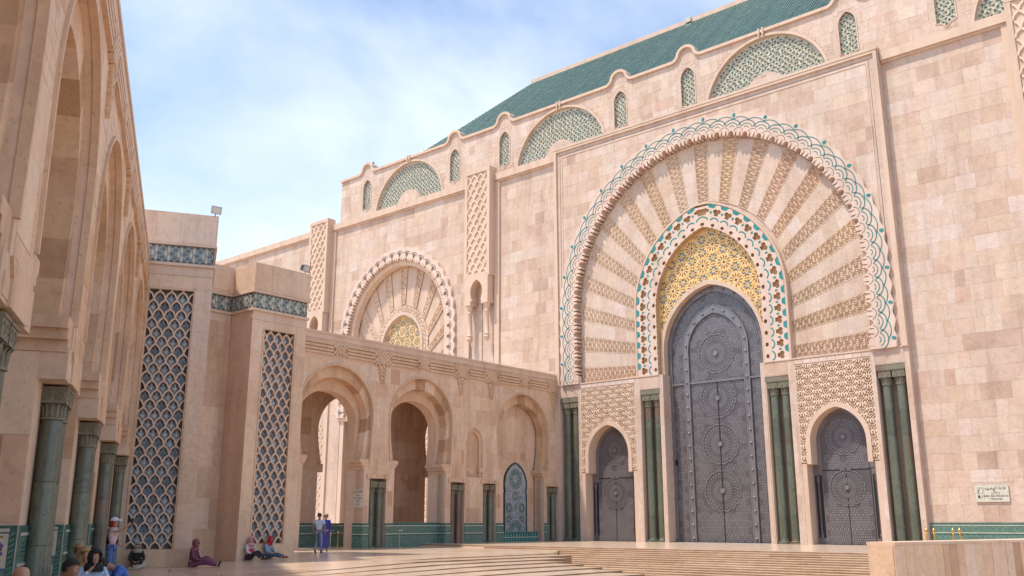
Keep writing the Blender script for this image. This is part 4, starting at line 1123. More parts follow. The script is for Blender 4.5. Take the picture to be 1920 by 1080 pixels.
# tiled dados on the piers and in the openings
for a, b_ in ((-21.65, -21.11), (-19.59, -18.85), (-13.65, -13.11), (-11.59, -9.51), (-7.99, -7.1), (-1.9, -1.53)): dado(WG, FW, a, b_, -.45, 1.44, .0)
def jamb_dado(parent, fr, s, deep, zf, z1, d_front=0.):
    p0 = fr.P(s, 0, -deep); f2 = Fr(p0[0], p0[1], fr.n[0], fr.n[1])       # runs from the back of the reveal to its front, facing -s
    return f2
def jdado(parent, fr, s, deep, zf, z1, pitch=.34):
    p0 = fr.P(s, 0, -deep); f2 = Fr(p0[0], p0[1], fr.n[0], fr.n[1])
    # f2.n must face -s of the wall
    if f2.n[0] * fr.s[0] + f2.n[1] * fr.s[1] > 0: raise Exception('jamb frame')
    return dado(parent, f2, 0.01, deep, zf, z1, 0., pitch)
def zellige(parent, fr, s0, s1, z0, z1, d):
    """panelled tile dado: diamond band above, octagon stars below, striped edge post"""
    mb = MB(); mb.fbox(fr, s0, s1, z0, z1, d, d + .05); D_ = mb.build('dado', 'teal_pale', parent)
    e = s1 - .14; zm = z0 + (z1 - z0) * .55; D0 = d + .05
    mb = MB(); mb.fbox(fr, s0, e, zm + .12, z1 - .16, D0, D0 + .006); mb.build('white_field', 'white_tile', D_)
    mb = MB()
    for za, zb, mi in ((z1 - .06, z1, 0), (z1 - .13, z1 - .06, 1), (z1 - .16, z1 - .13, 0), (zm + .06, zm + .12, 1), (zm, zm + .06, 2), (z0, z0 + .12, 2)):
        mb.fbox(fr, s0, e, za, zb, D0, D0 + .008 + .001 * mi, mi)
    for za in (zm + .19, z1 - .25): mb.fbox(fr, s0, e - .1, za, za + .05, D0, D0 + .012, 3)
    mb.build('border', ['green_tile', 'white_tile', 'blue_tile', 'ochre_tile'], D_, kind='stuff')
    mb = MB(); x = e - .14; k = 0
    while x > s0 + .1:
        for zz, mi, r in ((zm + .34, 0, .075), (z1 - .40, 0, .075), ((zm + z1) / 2 - .02, 1 if k % 4 < 2 else 2, .055)):
            mb.add([fr.P(x - r, zz, D0 + .009), fr.P(x, zz - r, D0 + .009), fr.P(x + r, zz, D0 + .009), fr.P(x, zz + r, D0 + .009)], [(0, 1, 2, 3)], mi)
        for zz in ((zm + .34 + z1 - .40) / 2 + .12, (zm + .34 + z1 - .40) / 2 - .14):
            r = .045; xx = x - .085; mb.add([fr.P(xx - r, zz, D0 + .009), fr.P(xx, zz - r, D0 + .009), fr.P(xx + r, zz, D0 + .009), fr.P(xx, zz + r, D0 + .009)], [(0, 1, 2, 3)], 2)
        x -= .17; k += 1
    mb.build('diamonds', ['violet_tile', 'brown_tile', 'teal'], D_, kind='stuff')
    mb = MB(); x = e - .3
    while x > s0 - .1:
        for zz in (zm - .33, zm - .93):
            R = .27; oc = [(x + R * cos(pi / 8 + pi / 4 * q), zz + R * sin(pi / 8 + pi / 4 * q)) for q in range(8)]
            if x - R > s0 and zz - R > z0: mb.strip(fr, oc, .035, D0, D0 + .008, 0, True)
            if x - R > s0: rosette_pts(mb, fr, x, zz, D0 + .008, [(.02, .1, 8, .8, 1), (.1, .2, 8, .6, 2)])
        x -= .62
    mb.build('octagons', ['white_tile', 'brown_tile', 'blue_tile'], D_, kind='stuff')
    mb = MB(); mb.fbox(fr, e, e + .13, z0, z1, D0, D0 + .01, 0)
    zz = z0
    while zz < z1 - .12: mb.add([fr.P(e + .02, zz, D0 + .013), fr.P(e + .11, zz + .06, D0 + .013), fr.P(e + .11, zz + .11, D0 + .013), fr.P(e + .02, zz + .05, D0 + .013)], [(0, 1, 2, 3)], 1); zz += .11
    mb.build('edge_post', ['green_tile', 'teal_pale'], D_)
for c in BAY[:2]: jdado(WG, FW, c + 2.6, 1.0, -.45, 1.44)
dado(WG, FW, -18.83, -13.67, -.45, 1.44, -.75); dado(WG, FW, -29, -21.1, -.45, 1.44, -5.9)
mb = MB(); mb.fbox(FW, -18.85, -13.65, -.5, 1.5, -1.1, -.745); mb.build('low_wall', 'teal_pale', WG)
mb = MB(); mb.fbox(FW, -29, -15.8, -.5, 1.4, -6.6, -5.93); mb.build('low_wall', 'teal_pale', WG)
dado(WG, FW, -21.0, -15.8, -.45, 1.44, -5.9)
mb = MB(); mb.tube([(-5.95, -12.6, 4.8), (-5.6, -12.6, 4.85), (-5.45, -12.6, 4.95)], .08, 6); mb.lathe((-5.45, -12.6, 4.72), [(.05, 0), (.3, .25), (.36, .42), (.3, .42)], 10); mb.build('wall_lamp', 'ochre', WG)

# ---- near arcade on the left: same bays, seen along its face
ax, ay = -.8630, .5052
FA = Fr(29.05, -55.10, ax, ay); AM = column_meshes(.232, 4.96, 'arcade', .295)
AR = thing('near_arcade', (24, -53.5, -.5), 'tall pink stone arcade with green marble columns receding on the left', 'arcade')
# column stations along s: 8.07 apart
st = 8.07; SLA = [-16.14, -8.07, 0, 8.07, 16.14, 24.2]
BA = [(a + b_) / 2 for a, b_ in zip(SLA[:-1], SLA[1:])]
A0, A1 = -20.5, 26.6
els = sorted([(c, 'b') for c in BA] + [(c, 's') for c in SLA])
outa = [(A0, 4.47)]
for c, k in els: outa += bay_outline(c, zf=4.47) if k == 'b' else []
outa += [(A1, 4.47), (A1, 14.0), (A0, 14.0)]
mb = MB(); mb.plate(FA, outa, -.9, 0); mb.build('wall', 'stone_peach', AR)
mb = MB(); mb.fbox(FA, A0, A1, 13.98, 14.14, -1.6, .1); mb.fbox(FA, A0, A1, 13.62, 13.98, -.1, .05); mb.build('coping', 'trim', AR)
mb = MB(); mb.fbox(FA, A0, A1, 12.6, 13.9, -8, -.9); mb.fbox(FA, A0, A1, -.6, 13, -8, -7); mb.build('vault', 'stone_warm', AR)
for c in BA: arch_orders(AR, FA, c, 1.3, True, -.7, jf=-.56)
for c in SLA:
    mb = MB(); mb.fbox(FA, c - 1.42, c + 1.42, -.7, 4.55, -2.2, -.55); mb.build('pier', 'stone_peach', AR)
    mb = MB(); mb.plate(FA, [(c - .74, 4.46), (c + .74, 4.46), (c + .74, 4.9), (c + .95, 5.15), (c - .95, 5.15), (c - .74, 4.9)], -.5, .05); mb.build('corbel', 'stone_warm', AR)
    for q in (-.33, .33): column(AR, FA, c + q, -.55, -.31, AM)
SMALLA = [c for c in BA]; LARGEA = [c for c in SLA]
knot_frieze(AR, FA, A0, A1, SMALLA, LARGEA)
# slabs on the reveals that face the viewer
CA = Cladding(AR, 'stone_warm', 295)
for c in BA:
    p0 = FA.P(c + 2.6, 0, -2.2); f2 = Fr(p0[0], p0[1], FA.n[0], FA.n[1])
    CA.area(f2, 0, 1.64, 1.5, 5.05, 0.0, None, 1.6, .5, 1.0, var=.3)
    zellige(AR, f2, .01, 1.64, -.55, 1.44, 0.)
CA.area(FA, A0, A1, 1.5, 12.3, 0, lambda x, z: inside(outa, x, z) and all(not (z > 5 and inside(arch(c, 3.3, 8.75, 12.1, 4.9, 10, 3.15), x, z)) for c in BA), 1.4, .8, 2.2, var=.2)
CA.finish()
for c in SLA:
    dado(AR, FA, c - 1.42, c + 1.42, -.6, 1.44, -.55)

# ================================================================== corner pavilion with glazed lattice panels
CPV = thing('corner_pavilion', (7.5, -39, -.5), 'tall pink stone corner block with two blue glazed lattice panels', 'building')
T0 = (9.7, -40.2); FT = Fr(T0[0], T0[1], .5052, .8630)      # first face, s<0 to the left
FB = Fr(8.4, 0, 0, 1); FRc = Fr(6.4, 0, 0, 1)
def frieze(fr, s0, s1, fz0, fz1):
    mb = MB(); mb.fbox(fr, s0 + .02, s1 - .02, fz0, fz1, -.5, .02); FZ = mb.build('tile_frieze', 'slate_dark', CPV)
    mb = MB(); n_, m_, p_, q_ = lattice(mb, fr, s0 + .08, s1 - .08, fz0 + .04, fz1 - .04, .29, .43, .045, .02, .07, 0, 8); mb.build('frieze_lattice', 'frieze_rib', FZ)
    mb = MB()
    for i in range(n_ + 1):
        for j in range(2 * m_):
            s_ = s0 + .08 + (i + (.5 if j % 2 == 0 else 0)) * p_; z_ = fz0 + .04 + j * q_ / 2
            if s_ > s1 - .12 or z_ < fz0 + .08: continue
            mb.plate(fr, [(s_, z_ + .16), (s_ + .085, z_), (s_, z_ - .15), (s_ - .085, z_)], .02, .045, (i + j) % 2)
    mb.build('frieze_tiles', ['frieze_tile', 'cream_tile'], FZ, kind='stuff')
def tower_face(fr, s0, s1, zb, ztop, fz0, fz1, ls0, ls1, lz0, lz1, deep, nlat):
    holes_ = [[(ls0, lz0), (ls1, lz0), (ls1, lz1), (ls0, lz1)]] if nlat else []
    mb = MB(); mb.plate(fr, [(s0, zb), (s1, zb), (s1, fz1 + .09), (s0, fz1 + .09)], -deep, 0, 0, holes=holes_); mb.build('wall', 'stone_peach', CPV)
    mb = MB(); mb.fbox(fr, s0 - .07, s1 + .06, fz1 + .07, ztop, -deep, .1); mb.build('parapet', 'stone_peach', CPV)
    mb = MB(); mb.fbox(fr, s0 - .12, s1 + .1, fz1, fz1 + .1, -deep + .1, .16); mb.build('moulding', 'trim', CPV)
    mb = MB(); mb.fbox(fr, s0 - .1, s1 + .08, fz0 - .14, fz0, -deep + .1, .14); mb.build('moulding', 'trim', CPV)
    mb = MB(); mb.fbox(fr, s0 + .01, s1 + .015, fz0 - .6, fz0 - .14, -.4, .03); mb.build('upper_course', 'trim', CPV)
    frieze(fr, s0, s1, fz0, fz1)
    if nlat:
        mb = MB(); mb.plate(fr, [(ls0 - .05, lz0 - .05), (ls1 + .05, lz0 - .05), (ls1 + .05, lz1 + .05), (ls0 - .05, lz1 + .05)], -.5, -.3); PN = mb.build('lattice_panel', 'slate_dark', CPV)
        mb = MB(); mb.strip(fr, [(ls0, lz0), (ls1, lz0), (ls1, lz1), (ls0, lz1)], .1, -.1, .03, 0, True); mb.build('panel_frame', 'stone_warm', PN)
        mb = MB(); p0 = (ls1 - ls0) / nlat
        n_, m_, p_, q_ = lattice(mb, fr, ls0, ls1, lz0, lz1, p0, p0 * 1.66, .08, -.28, -.06, 0, 18, .08); mb.build('lattice', 'trim', PN)
        lm = leaf_mesh('tile_leaf_%d' % nlat, p_ * .43, q_ * .45, ['slate_blue', 'slate_light', 'cream_tile'])
        lm2 = leaf_mesh('tile_leaf_b%d' % nlat, p_ * .43, q_ * .45, ['slate_blue', 'slate_blue', 'slate_dark'])
        for j in range(2 * m_ + 1):
            for i in range(n_ + 1):
                s_ = ls0 + (i + (.5 if j % 2 == 0 else 0)) * p_; z_ = lz0 + j * q_ / 2
                if s_ > ls1 - .02 or s_ < ls0 + .02 or z_ < lz0 + .25 or z_ > lz1 - .15: continue
                inst('glazed_leaf', lm if rng.random() < .55 else lm2, fr, s_, z_, -.24, PN)
tower_face(FT, -5.2, 0, -.9, 16.55, 13.95, 14.85, -2.92, -.8, .3, 12.6, 4.6, 4)
tower_face(FB, -36.9, -33.4, -.8, 15.1, 12.6, 13.45, -36.15, -34.12, .45, 11.55, 7, 4)
tower_face(FRc, -38.6, -36.95, -.8, 15.09, 12.6, 13.45, 0, 0, 0, 0, 6, 0)
frieze(Fr(0, -36.9, 1, 0), 6.5, 8.4, 12.6, 13.45)
mb = MB(); mb.fbox(FT, -5.2, 0.02, -.9, .28, 0, .06); mb.fbox(FT, -.78, .02, .28, 12.7, 0, .045)
mb.build('plinth', 'trim', CPV)
CC = Cladding(CPV, 'stone_peach', 200)
CC.area(FT, -.78, 0, .3, 12.6, .045, None, 2.05, 1, 2, base=.7, var=.08); CC.area(FT, -3.4, 0, 12.7, 13.3, 0, None, .6, .9, 1.4, base=.7, var=.08)
CC.area(FT, -5, 0, 15.0, 16.5, .1, None, 1.6, .7, 1.2, base=.75, var=.1)
CC.area(FB, -36.9, -36.2, .4, 12.0, 0, None, 1.6, .6, 1.2, base=.5, var=.1); CC.area(FB, -34.05, -33.4, .4, 12.0, 0, None, 1.6, .6, 1.2, base=.5, var=.1)
CC.area(FB, -36.9, -33.4, -.3, .4, 0, None, .7, .8, 1.3, var=.1); CC.area(FB, -36.9, -33.4, 13.6, 15.05, .1, None, 1.6, .8, 1.4, base=.65, var=.08)
CC.area(FRc, -38.4, -36.9, -.4, 12.1, 0, None, 1.55, .5, 1.1, base=.4, var=.15); CC.area(FRc, -38.4, -36.9, 13.75, 15.05, .1, None, 1.6, .8, 1.4, base=.6, var=.08)
CC.area(FT, -3.4, -.1, -.5, .28, .06, None, .8, .7, 1.2, base=.4, var=.1)
CC.finish()
# side of the first block, running back to the second
FS = Fr(T0[0], T0[1], ax, ay); 

# ================================================================== ground
def sheet(name, quads, mat, z_skirt=None, parent=None):
    mb = MB()
    for q in quads: mb.add(q, [tuple(range(len(q)))])
    return mb.build(name, mat, parent)
mb = MB(); mb.add([(-400, -400, -1.75), (400, -400, -1.75), (400, 400, -1.75), (-400, 400, -1.75)], [(0, 1, 2, 3)])
GRD = mb.build('ground', 'floor', kind='structure')
# upper platform before the portal
mb = MB(); mb.box((-60, -15.5, -1.7), (60, .7, 0)); PFM = mb.build('platform', 'floor', kind='structure')
def gz(x, y):
    t_ = min(1, max(0, (-31 - y) / 9.5)); return -.2 - .32 * t_
DIAG = [(12.2, -15.5), (20.2, -27.1), (32., -33.5), (40., -38.)]
def diag_y(x): return float(np.interp(x, [p[0] for p in DIAG], [p[1] for p in DIAG]))
def diag_x(y): return float(np.interp(-y, [-p[1] for p in DIAG], [p[0] for p in DIAG]))
X0 = 16.5; TW = 1.72; NT = 9
mb = MB()                                     # forecourt behind the first riser
ys = list(np.arange(-42, -15.6, 1.9)) + [-15.5]
for ya, yb in zip(ys[:-1], ys[1:]):
    for i in range(13):
        def X(f, y): return -9 + (min(X0, diag_x(y)) + 9) * f
        q = [(X(i / 13, ya), ya), (X((i + 1) / 13, ya), ya), (X((i + 1) / 13, yb), yb), (X(i / 13, yb), yb)]
        mb.tone = min(.95, max(.05, rng.gauss(.5, .13))); mb.add([(x, y, gz(x, y)) for x, y in q], [(0, 1, 2, 3)])
    a, b_ = (min(X0, diag_x(ya)), ya), (min(X0, diag_x(yb)), yb)
    mb.add([(*a, gz(*a)), (*a, -1.75), (*b_, -1.75), (*b_, gz(*b_))], [(0, 1, 2, 3)])
mb.add([(-9, -15.5, -.2), (12.2, -15.5, -.2), (12.2, -15.5, -1.7), (-9, -15.5, -1.7)], [(0, 1, 2, 3)])
FC = mb.build('forecourt', 'floor', kind='structure')
def tread_z(i, y):
    t_ = min(1, max(0, (-34 - y) / 8.)); return (-.2 - .05 * (i + 1)) * (1 - t_) + (-.52 - .004 * i) * t_
for i in range(NT):                           # broad shallow treads; the risers die out at the left
    xa, xb = X0 + TW * i, X0 + TW * (i + 1)
    yr = diag_y(xa + .3); yy = list(np.linspace(-42, yr, 8)); mb = MB()
    for ya, yb in zip(yy[:-1], yy[1:]):
        mb.tone = min(.95, max(.05, rng.gauss(.5, .15)))
        za, zb = tread_z(i, ya), tread_z(i, yb)
        pa, pb = (gz(xa, ya), gz(xa, yb)) if i == 0 else (tread_z(i - 1, ya), tread_z(i - 1, yb))
        mb.add([(xa, ya, za), (xb, ya, za), (xb, yb, zb), (xa, yb, zb)], [(0, 1, 2, 3)])
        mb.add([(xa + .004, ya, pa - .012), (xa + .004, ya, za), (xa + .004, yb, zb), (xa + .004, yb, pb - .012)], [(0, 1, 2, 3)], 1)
    zb = tread_z(i, yr)
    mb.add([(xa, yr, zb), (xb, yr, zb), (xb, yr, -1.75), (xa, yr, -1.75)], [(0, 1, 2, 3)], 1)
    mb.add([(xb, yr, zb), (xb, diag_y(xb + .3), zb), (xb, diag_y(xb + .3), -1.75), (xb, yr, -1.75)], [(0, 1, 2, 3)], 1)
    mb.build('tread', ['floor', 'riser'], FC)
# plaza where the arcade and the camera stand
mb = MB(); zP = -.56
mb.add([(-40, -42, zP), (-40, -130, zP), (130, -130, zP), (130, -42, zP)], [(0, 1, 2, 3)])
mb.add([(X0 + NT * TW, -42, zP - .12), (130, -42, zP - .12), (130, -38, zP - .12), (40, -38, zP - .12), (X0 + NT * TW, diag_y(X0 + NT * TW), zP - .12)], [(0, 1, 2, 3, 4)])
PZ = mb.build('plaza', 'floor', kind='structure')
def clip_poly(P, a, b_, c):       # keep a*x+b*y<=c
    o_ = []
    for k in range(len(P)):
        p, q = P[k], P[(k + 1) % len(P)]; fp, fq = a * p[0] + b_ * p[1] - c, a * q[0] + b_ * q[1] - c
        if fp <= 0: o_.append(p)
        if fp * fq < 0: t_ = fp / (fp - fq); o_.append((p[0] + (q[0] - p[0]) * t_, p[1] + (q[1] - p[1]) * t_))
    return o_
n_sl = 0
for i in range(-12, 16):
    for j in range(0, 17):
        s0 = i * 3.1 + (1.5 if j % 2 else 0); d0 = .3 + j * 1.95; g = .03
        P = [FA.P(s0 + g, 0, d0 + g)[:2], FA.P(s0 + 3.1 - g, 0, d0 + g)[:2], FA.P(s0 + 3.1 - g, 0, d0 + 1.95 - g)[:2], FA.P(s0 + g, 0, d0 + 1.95 - g)[:2]]
        P = clip_poly(P, 0, 1, -42.0)
        if len(P) < 3: continue
        cx_, cy_ = sum(p[0] for p in P) / len(P), sum(p[1] for p in P) / len(P)
        mb = MB(); mb.tone = min(.95, max(.05, rng.gauss(.5, .16))); zz = -.522 + rng.uniform(-.002, .002)
        n_ = len(P)
        ar = sum(P[k][0] * P[(k + 1) % n_][1] - P[(k + 1) % n_][0] * P[k][1] for k in range(n_))
        if ar < 0: P = P[::-1]
        mb.add([(x, y, zz) for x, y in P] + [(x, y, zP) for x, y in P], [tuple(range(n_))] + [(k, n_ + k, n_ + (k + 1) % n_, (k + 1) % n_) for k in range(n_)])
        mb.build('paving_slab', 'floor', PZ); n_sl += 1
# stairs up to the portal platform
ST = None
for i in range(16):
    z = -.1 * (i + 1); y1 = -15.5 - .42 * i; y0 = y1 - .42
    mb = MB()
    xx = 6.0
    while xx < 60:
        e = xx + rng.uniform(2.5, 4.2); mb.tone = min(.95, max(.05, rng.gauss(.55, .15)))
        mb.add([(xx, y0, z), (e, y0, z), (e, y1, z), (xx, y1, z)], [(0, 1, 2, 3)])
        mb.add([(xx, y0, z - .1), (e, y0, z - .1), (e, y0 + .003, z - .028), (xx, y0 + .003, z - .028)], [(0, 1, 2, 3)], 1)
        mb.add([(xx, y0, z - .028), (e, y0, z - .028), (e, y0, z), (xx, y0, z)], [(0, 1, 2, 3)], 0)
        xx = e
    if ST is None:
        ST = put('stairs', None, [30 * S, -18 * S, -1.7 * S], kind='structure')
    mb.build('step', ['floor', 'riser'], ST)
mb = MB(); mb.add([(-9, -15.502, -.1), (60, -15.502, -.1), (60, -15.502, -.03), (-9, -15.502, -.03)], [(0, 1, 2, 3)]); mb.build('riser', 'riser', ST)

# low parapet of stone panels at the right
FQ = Fr(38.75, -31.0, .21, .978)
PW = thing('parapet_wall', FQ.P(8, -1.7, -.6), 'low cream stone parapet of upright slabs below the ablution sign', 'wall')
mb = MB(); mb.fbox(FQ, 0, 24, -1.7, .74, -1.0, -.04); mb.build('core', 'trim', PW)
mb = MB(); x = 0
while x < 24:
    e = min(24, x + 2.6); mb.tone = rng.uniform(.3, .9); mb.fbox(FQ, x + .005, e - .005, .74, .84, -1.05, .03); x = e
mb.build('coping', 'trim', PW)
x = 0
while x < 18:
    e = x + rng.uniform(.38, .75); mb = MB(); mb.tone = min(.95, max(.05, rng.gauss(.6, .22)))
    mb.fbox(FQ, x + .006, e - .006, -1.7, .735, -.04, rng.uniform(.0, .012)); mb.build('slab', 'stone_warm', PW); x = e
mb = MB(); mb.fbox(FQ, -.03, 0, -1.7, .735, -1.0, -.04); mb.build('end_slab', 'stone_warm', PW)

# ================================================================== small things
def text_obj(body, size, fr, s, z, d, parent, name='lettering', align='CENTER', sx=1.):
    cu = bpy.data.curves.new('txt', 'FONT'); cu.body = body; cu.size = size; cu.align_x = align; cu.extrude = .002; cu.resolution_u = 2
    tmp = bpy.data.objects.new('txt', cu); COL.objects.link(tmp)
    me = bpy.data.meshes.new_from_object(tmp); bpy.data.objects.remove(tmp); bpy.data.curves.remove(cu)
    if not len(me.vertices): return None
    me.materials.clear(); me.materials.append(MAT['sign_ink'])
    p = [c * S for c in fr.P(s, z, d)]
    return put(name, me, p, parent, rot=(pi / 2, 0, fr.ang), scale=(sx, 1, 1))
# Arabic in presentation forms, written in visual order
AR1 = '\uFE80\uFEEE\uFEBF\uFEEE\uFEDF\uFE8D \uFE94\uFECB\uFE8E\uFED7'
MEN = '\uFEDD\uFE8E\uFE9F\uFEAD'; WOMEN = '\uFE80\uFE8E\uFEB4\uFEE7'
def round_rect(x0, x1, z0, z1, r=.06, n=4):
    pts = []
    for cx_, cz_, a0 in ((x1 - r, z1 - r, 0), (x0 + r, z1 - r, pi / 2), (x0 + r, z0 + r, pi), (x1 - r, z0 + r, 1.5 * pi)):
        pts += [(cx_ + r * cos(a0 + pi / 2 * k / n), cz_ + r * sin(a0 + pi / 2 * k / n)) for k in range(n + 1)]
    return pts
sx0, sx1, sz0, sz1 = 33.2, 35.15, 2.75, 3.78
mb = MB(); mb.plate(FH, round_rect(sx0, sx1, sz0, sz1), .03, .1); SG = mb.build('direction_sign', 'sign_face', label='cream stone sign with Arabic and French words on the right wall', cat='sign')
mb = MB(); mb.fbox(FH, sx0 + .50, sx0 + .515, sz0 + .1, sz1 - .1, .1, .105); mb.build('divider', 'joint', SG)
mb = MB(); mb.strip(FH, [(sx0 + .22, sz0 + .55), (sx0 + .22, sz0 + .74), (sx0 + .31, sz0 + .83)], .045, .1, .106)
mb.plate(FH, [(sx0 + .18, sz0 + .42), (sx0 + .22, sz0 + .42), (sx0 + .26, sz0 + .42), (sx0 + .3, sz0 + .3), (sx0 + .22, sz0 + .2), (sx0 + .14, sz0 + .3)], .1, .106)
mb.strip(FH, [(sx0 + .34, sz0 + .2), (sx0 + .44, sz0 + .4)], .02, .1, .106)
mb.strip(FH, round_rect(sx0 + .14, sx0 + .44, sz0 + .52, sz0 + .88, .03), .012, .1, .105, 0, True); mb.build('pictogram', 'sign_ink', SG)
cxs = sx0 + 1.2
for body, sz, z in ((AR1, .2, .76), (MEN, .2, .52), ('Salle des Ablutions', .145, .31), ('Hommes', .145, .13)): text_obj(body, sz, FH, cxs, sz0 + z, .106, SG)
# narrow sign on the pier of the first arch
p0 = FW.P(-21.65, 0, -1.0); FJ = Fr(p0[0], p0[1], 1, 0)
mb = MB(); mb.plate(FJ, round_rect(.1, .92, 2.5, 3.72, .05), .0, .07); SG2 = mb.build('direction_sign', 'sign_face', label='narrow cream sign on the pier of the first low arch', cat='sign')
for body, sz, z in ((AR1, .16, 3.5), (WOMEN, .16, 3.28), ('Salle des Ablutions', .095, 3.1), ('Femmes', .095, 2.95)): text_obj(body, sz, FJ, .51, z, .075, SG2)
mb = MB(); mb.fbox(FJ, .18, .84, 2.86, 2.875, .07, .075); mb.strip(FJ, [(.25, 2.6), (.25, 2.72), (.32, 2.78)], .03, .07, .076); mb.strip(FJ, [(.55, 2.78), (.55, 2.62)], .05, .07, .076); mb.strip(FJ, [(.66, 2.6), (.74, 2.78)], .015, .07, .076); mb.build('pictogram', 'sign_ink', SG2)

def brass_post(loc, label, group):
    t_ = thing('brass_post', loc, label, 'post', group); x, y, z = loc
    mb = MB(); mb.lathe(loc, [(.16, 0), (.16, .04), (.10, .09), (.06, .16)], 12); mb.build('foot', 'brass', t_, True)
    mb = MB(); mb.lathe(loc, [(.055, .14), (.055, .82), (.075, .86), (.05, .9)], 12); mb.build('shaft', 'brass', t_, True)
    mb = MB(); mb.lathe(loc, [(.05, .9), (.1, .96), (.105, 1.02), (.07, 1.1), (.03, 1.14), (.0, 1.2)], 12); mb.build('finial', 'brass', t_, True)
brass_post((-2.48, -21.66, -.2), 'left brass barrier post under the first low arch', 'brass posts in the arcade')
brass_post((-1.84, -21.11, -.2), 'right brass barrier post under the first low arch', 'brass posts in the arcade')
for k, x in enumerate((31.05, 31.5, 32.6, 32.98)):
    brass_post((x, -3, 0), ['first', 'second', 'third', 'fourth'][k] + ' brass post from the portal columns, behind the low parapet', 'brass posts by the right wall')
def belt_post(x, y, z, label):
    t_ = thing('belt_post', (x, y, z), label, 'post', 'slim steel posts')
    mb = MB(); mb.lathe((x, y, z), [(.17, 0), (.17, .03), (.03, .06)], 12); mb.build('foot', 'steel', t_, True)
    mb = MB(); mb.lathe((x, y, z), [(.03, .05), (.03, 1.12), (.0, 1.13)], 8); mb.build('shaft', 'steel', t_, True)
    mb = MB(); mb.box((x - .16, y - .16, z + 1.13), (x + .16, y + .16, z + 1.18)); mb.build('plate', 'white_tile', t_)
belt_post(-2.9, -22.0, -.2, 'slim steel post with white plate left of the brass posts')
belt_post(.45, -18.6, -.2, 'slim steel post with white plate beside the column pair of the low arcade')

def floodlight(p, yaw, tilt, label):
    t_ = thing('floodlight', p, label, 'lamp', 'floodlights on the parapets'); x, y, z = p
    mb = MB(); mb.box((x - .1, y - .1, z), (x + .1, y + .1, z + .03)); mb.tube([(x, y, z), (x, y, z + .16)], .03, 6); mb.build('bracket', 'steel', t_)
    def place(mb_):
        ct, st_ = cos(tilt), sin(tilt); c, s_ = cos(yaw), sin(yaw); o_ = []
        for a, b_, e in mb_.v:
            b2, e2 = b_ * ct - e * st_, b_ * st_ + e * ct
            o_.append((x + a * c - b2 * s_, y + a * s_ + b2 * c, z + .36 + e2))
        mb_.v = o_; return mb_
    mb = MB(); mb.add([(-.26, -.12, -.2), (.26, -.12, -.2), (.26, -.12, .2), (-.26, -.12, .2), (-.18, .2, -.13), (.18, .2, -.13), (.18, .2, .13), (-.18, .2, .13)], [(0, 1, 5, 4), (1, 2, 6, 5), (2, 3, 7, 6), (3, 0, 4, 7), (4, 5, 6, 7)])
    place(mb).build('housing', 'black', t_)
    mb = MB(); mb.add([(-.22, -.115, -.16), (.22, -.115, -.16), (.22, -.115, .16), (-.22, -.115, .16)], [(0, 1, 2, 3)]); place(mb).build('glass', 'lamp_glass', t_)
    mb = MB()
    for a in (-.26, .22): mb.box((a, -.14, -.2), (a + .04, -.1, .2))
    mb.box((-.22, -.14, .16), (.22, -.1, .2)); mb.box((-.22, -.14, -.2), (.22, -.1, -.16)); place(mb).build('rim', 'steel', t_)
p = FT.P(-.12, 16.55, -.05); floodlight(p, radians(75), .25, 'square floodlight on top of the tall corner block')
p = FB.P(-33.6, 15.1, -.1); floodlight(p, radians(100), .3, 'square floodlight at the right end of the lower corner block')
mb = MB(); mb.lathe((-.45, -11.9, 14.12), [(.08, 0), (.08, .06)], 10); mb.tube([(-.45, -11.9, 14.15), (-.2, -11.9, 14.2)], .03, 6); mb.build('mount', 'white_tile') if False else None

# ================================================================== people
def skin_obj(name, nodes, edges, mat, parent, lev=2):
    me = bpy.data.meshes.new(name); me.from_pydata([n[0] for n in nodes], edges, [])
    me.materials.append(MAT[mat])
    o_ = bpy.data.objects.new(name, me); COL.objects.link(o_)
    m_ = o_.modifiers.new('Skin', 'SKIN'); m_.use_smooth_shade = True
    for d_, n_ in zip(me.skin_vertices[0].data, nodes):
        r = n_[1]; d_.radius = r if isinstance(r, tuple) else (r, r); d_.use_root = False
    me.skin_vertices[0].data[0].use_root = True
    ss = o_.modifiers.new('Subsurf', 'SUBSURF'); ss.levels = lev; ss.render_levels = lev
    if parent: o_.parent = parent
    return o_
def shell(name, c, rad, keep, mat, parent, n=18, m_=12, pitch=0., yaw=0.):
    vs_, fs = [], []; idx = {}
    def V(i, j):
        th = pi * i / m_; ph = 2 * pi * j / n; return Vector((sin(th) * cos(ph), sin(th) * sin(ph), cos(th)))
    for i in range(m_):
        for j in range(n):
            d_ = V(i + .5, j + .5)
            if not keep(d_): continue
            f = []
            for a, b_ in ((i, j), (i + 1, j), (i + 1, j + 1), (i, j + 1)):
                k = (a, b_ % n) if 0 < a < m_ else (a, 0)
                if k not in idx:
                    d2 = V(*k); p = Vector((d2.x * rad[0], d2.y * rad[1], d2.z * rad[2]))
                    cp, sp = cos(pitch), sin(pitch); p = Vector((p.x, p.y * cp - p.z * sp, p.y * sp + p.z * cp))
                    cy, sy = cos(yaw), sin(yaw); p = Vector((p.x * cy - p.y * sy, p.x * sy + p.y * cy, p.z))
                    idx[k] = len(vs_); vs_.append(tuple(p + Vector(c)))
                if idx[k] not in f: f.append(idx[k])
            if len(f) > 2: fs.append(tuple(f))
    me = bpy.data.meshes.new(name); me.from_pydata(vs_, [], fs); me.materials.append(MAT[mat])
    me.polygons.foreach_set('use_smooth', [True] * len(fs))
    o_ = bpy.data.objects.new(name, me); COL.objects.link(o_); o_.parent = parent
    sm = o_.modifiers.new('Solid', 'SOLIDIFY'); sm.thickness = .012; sm.offset = 1
    return o_
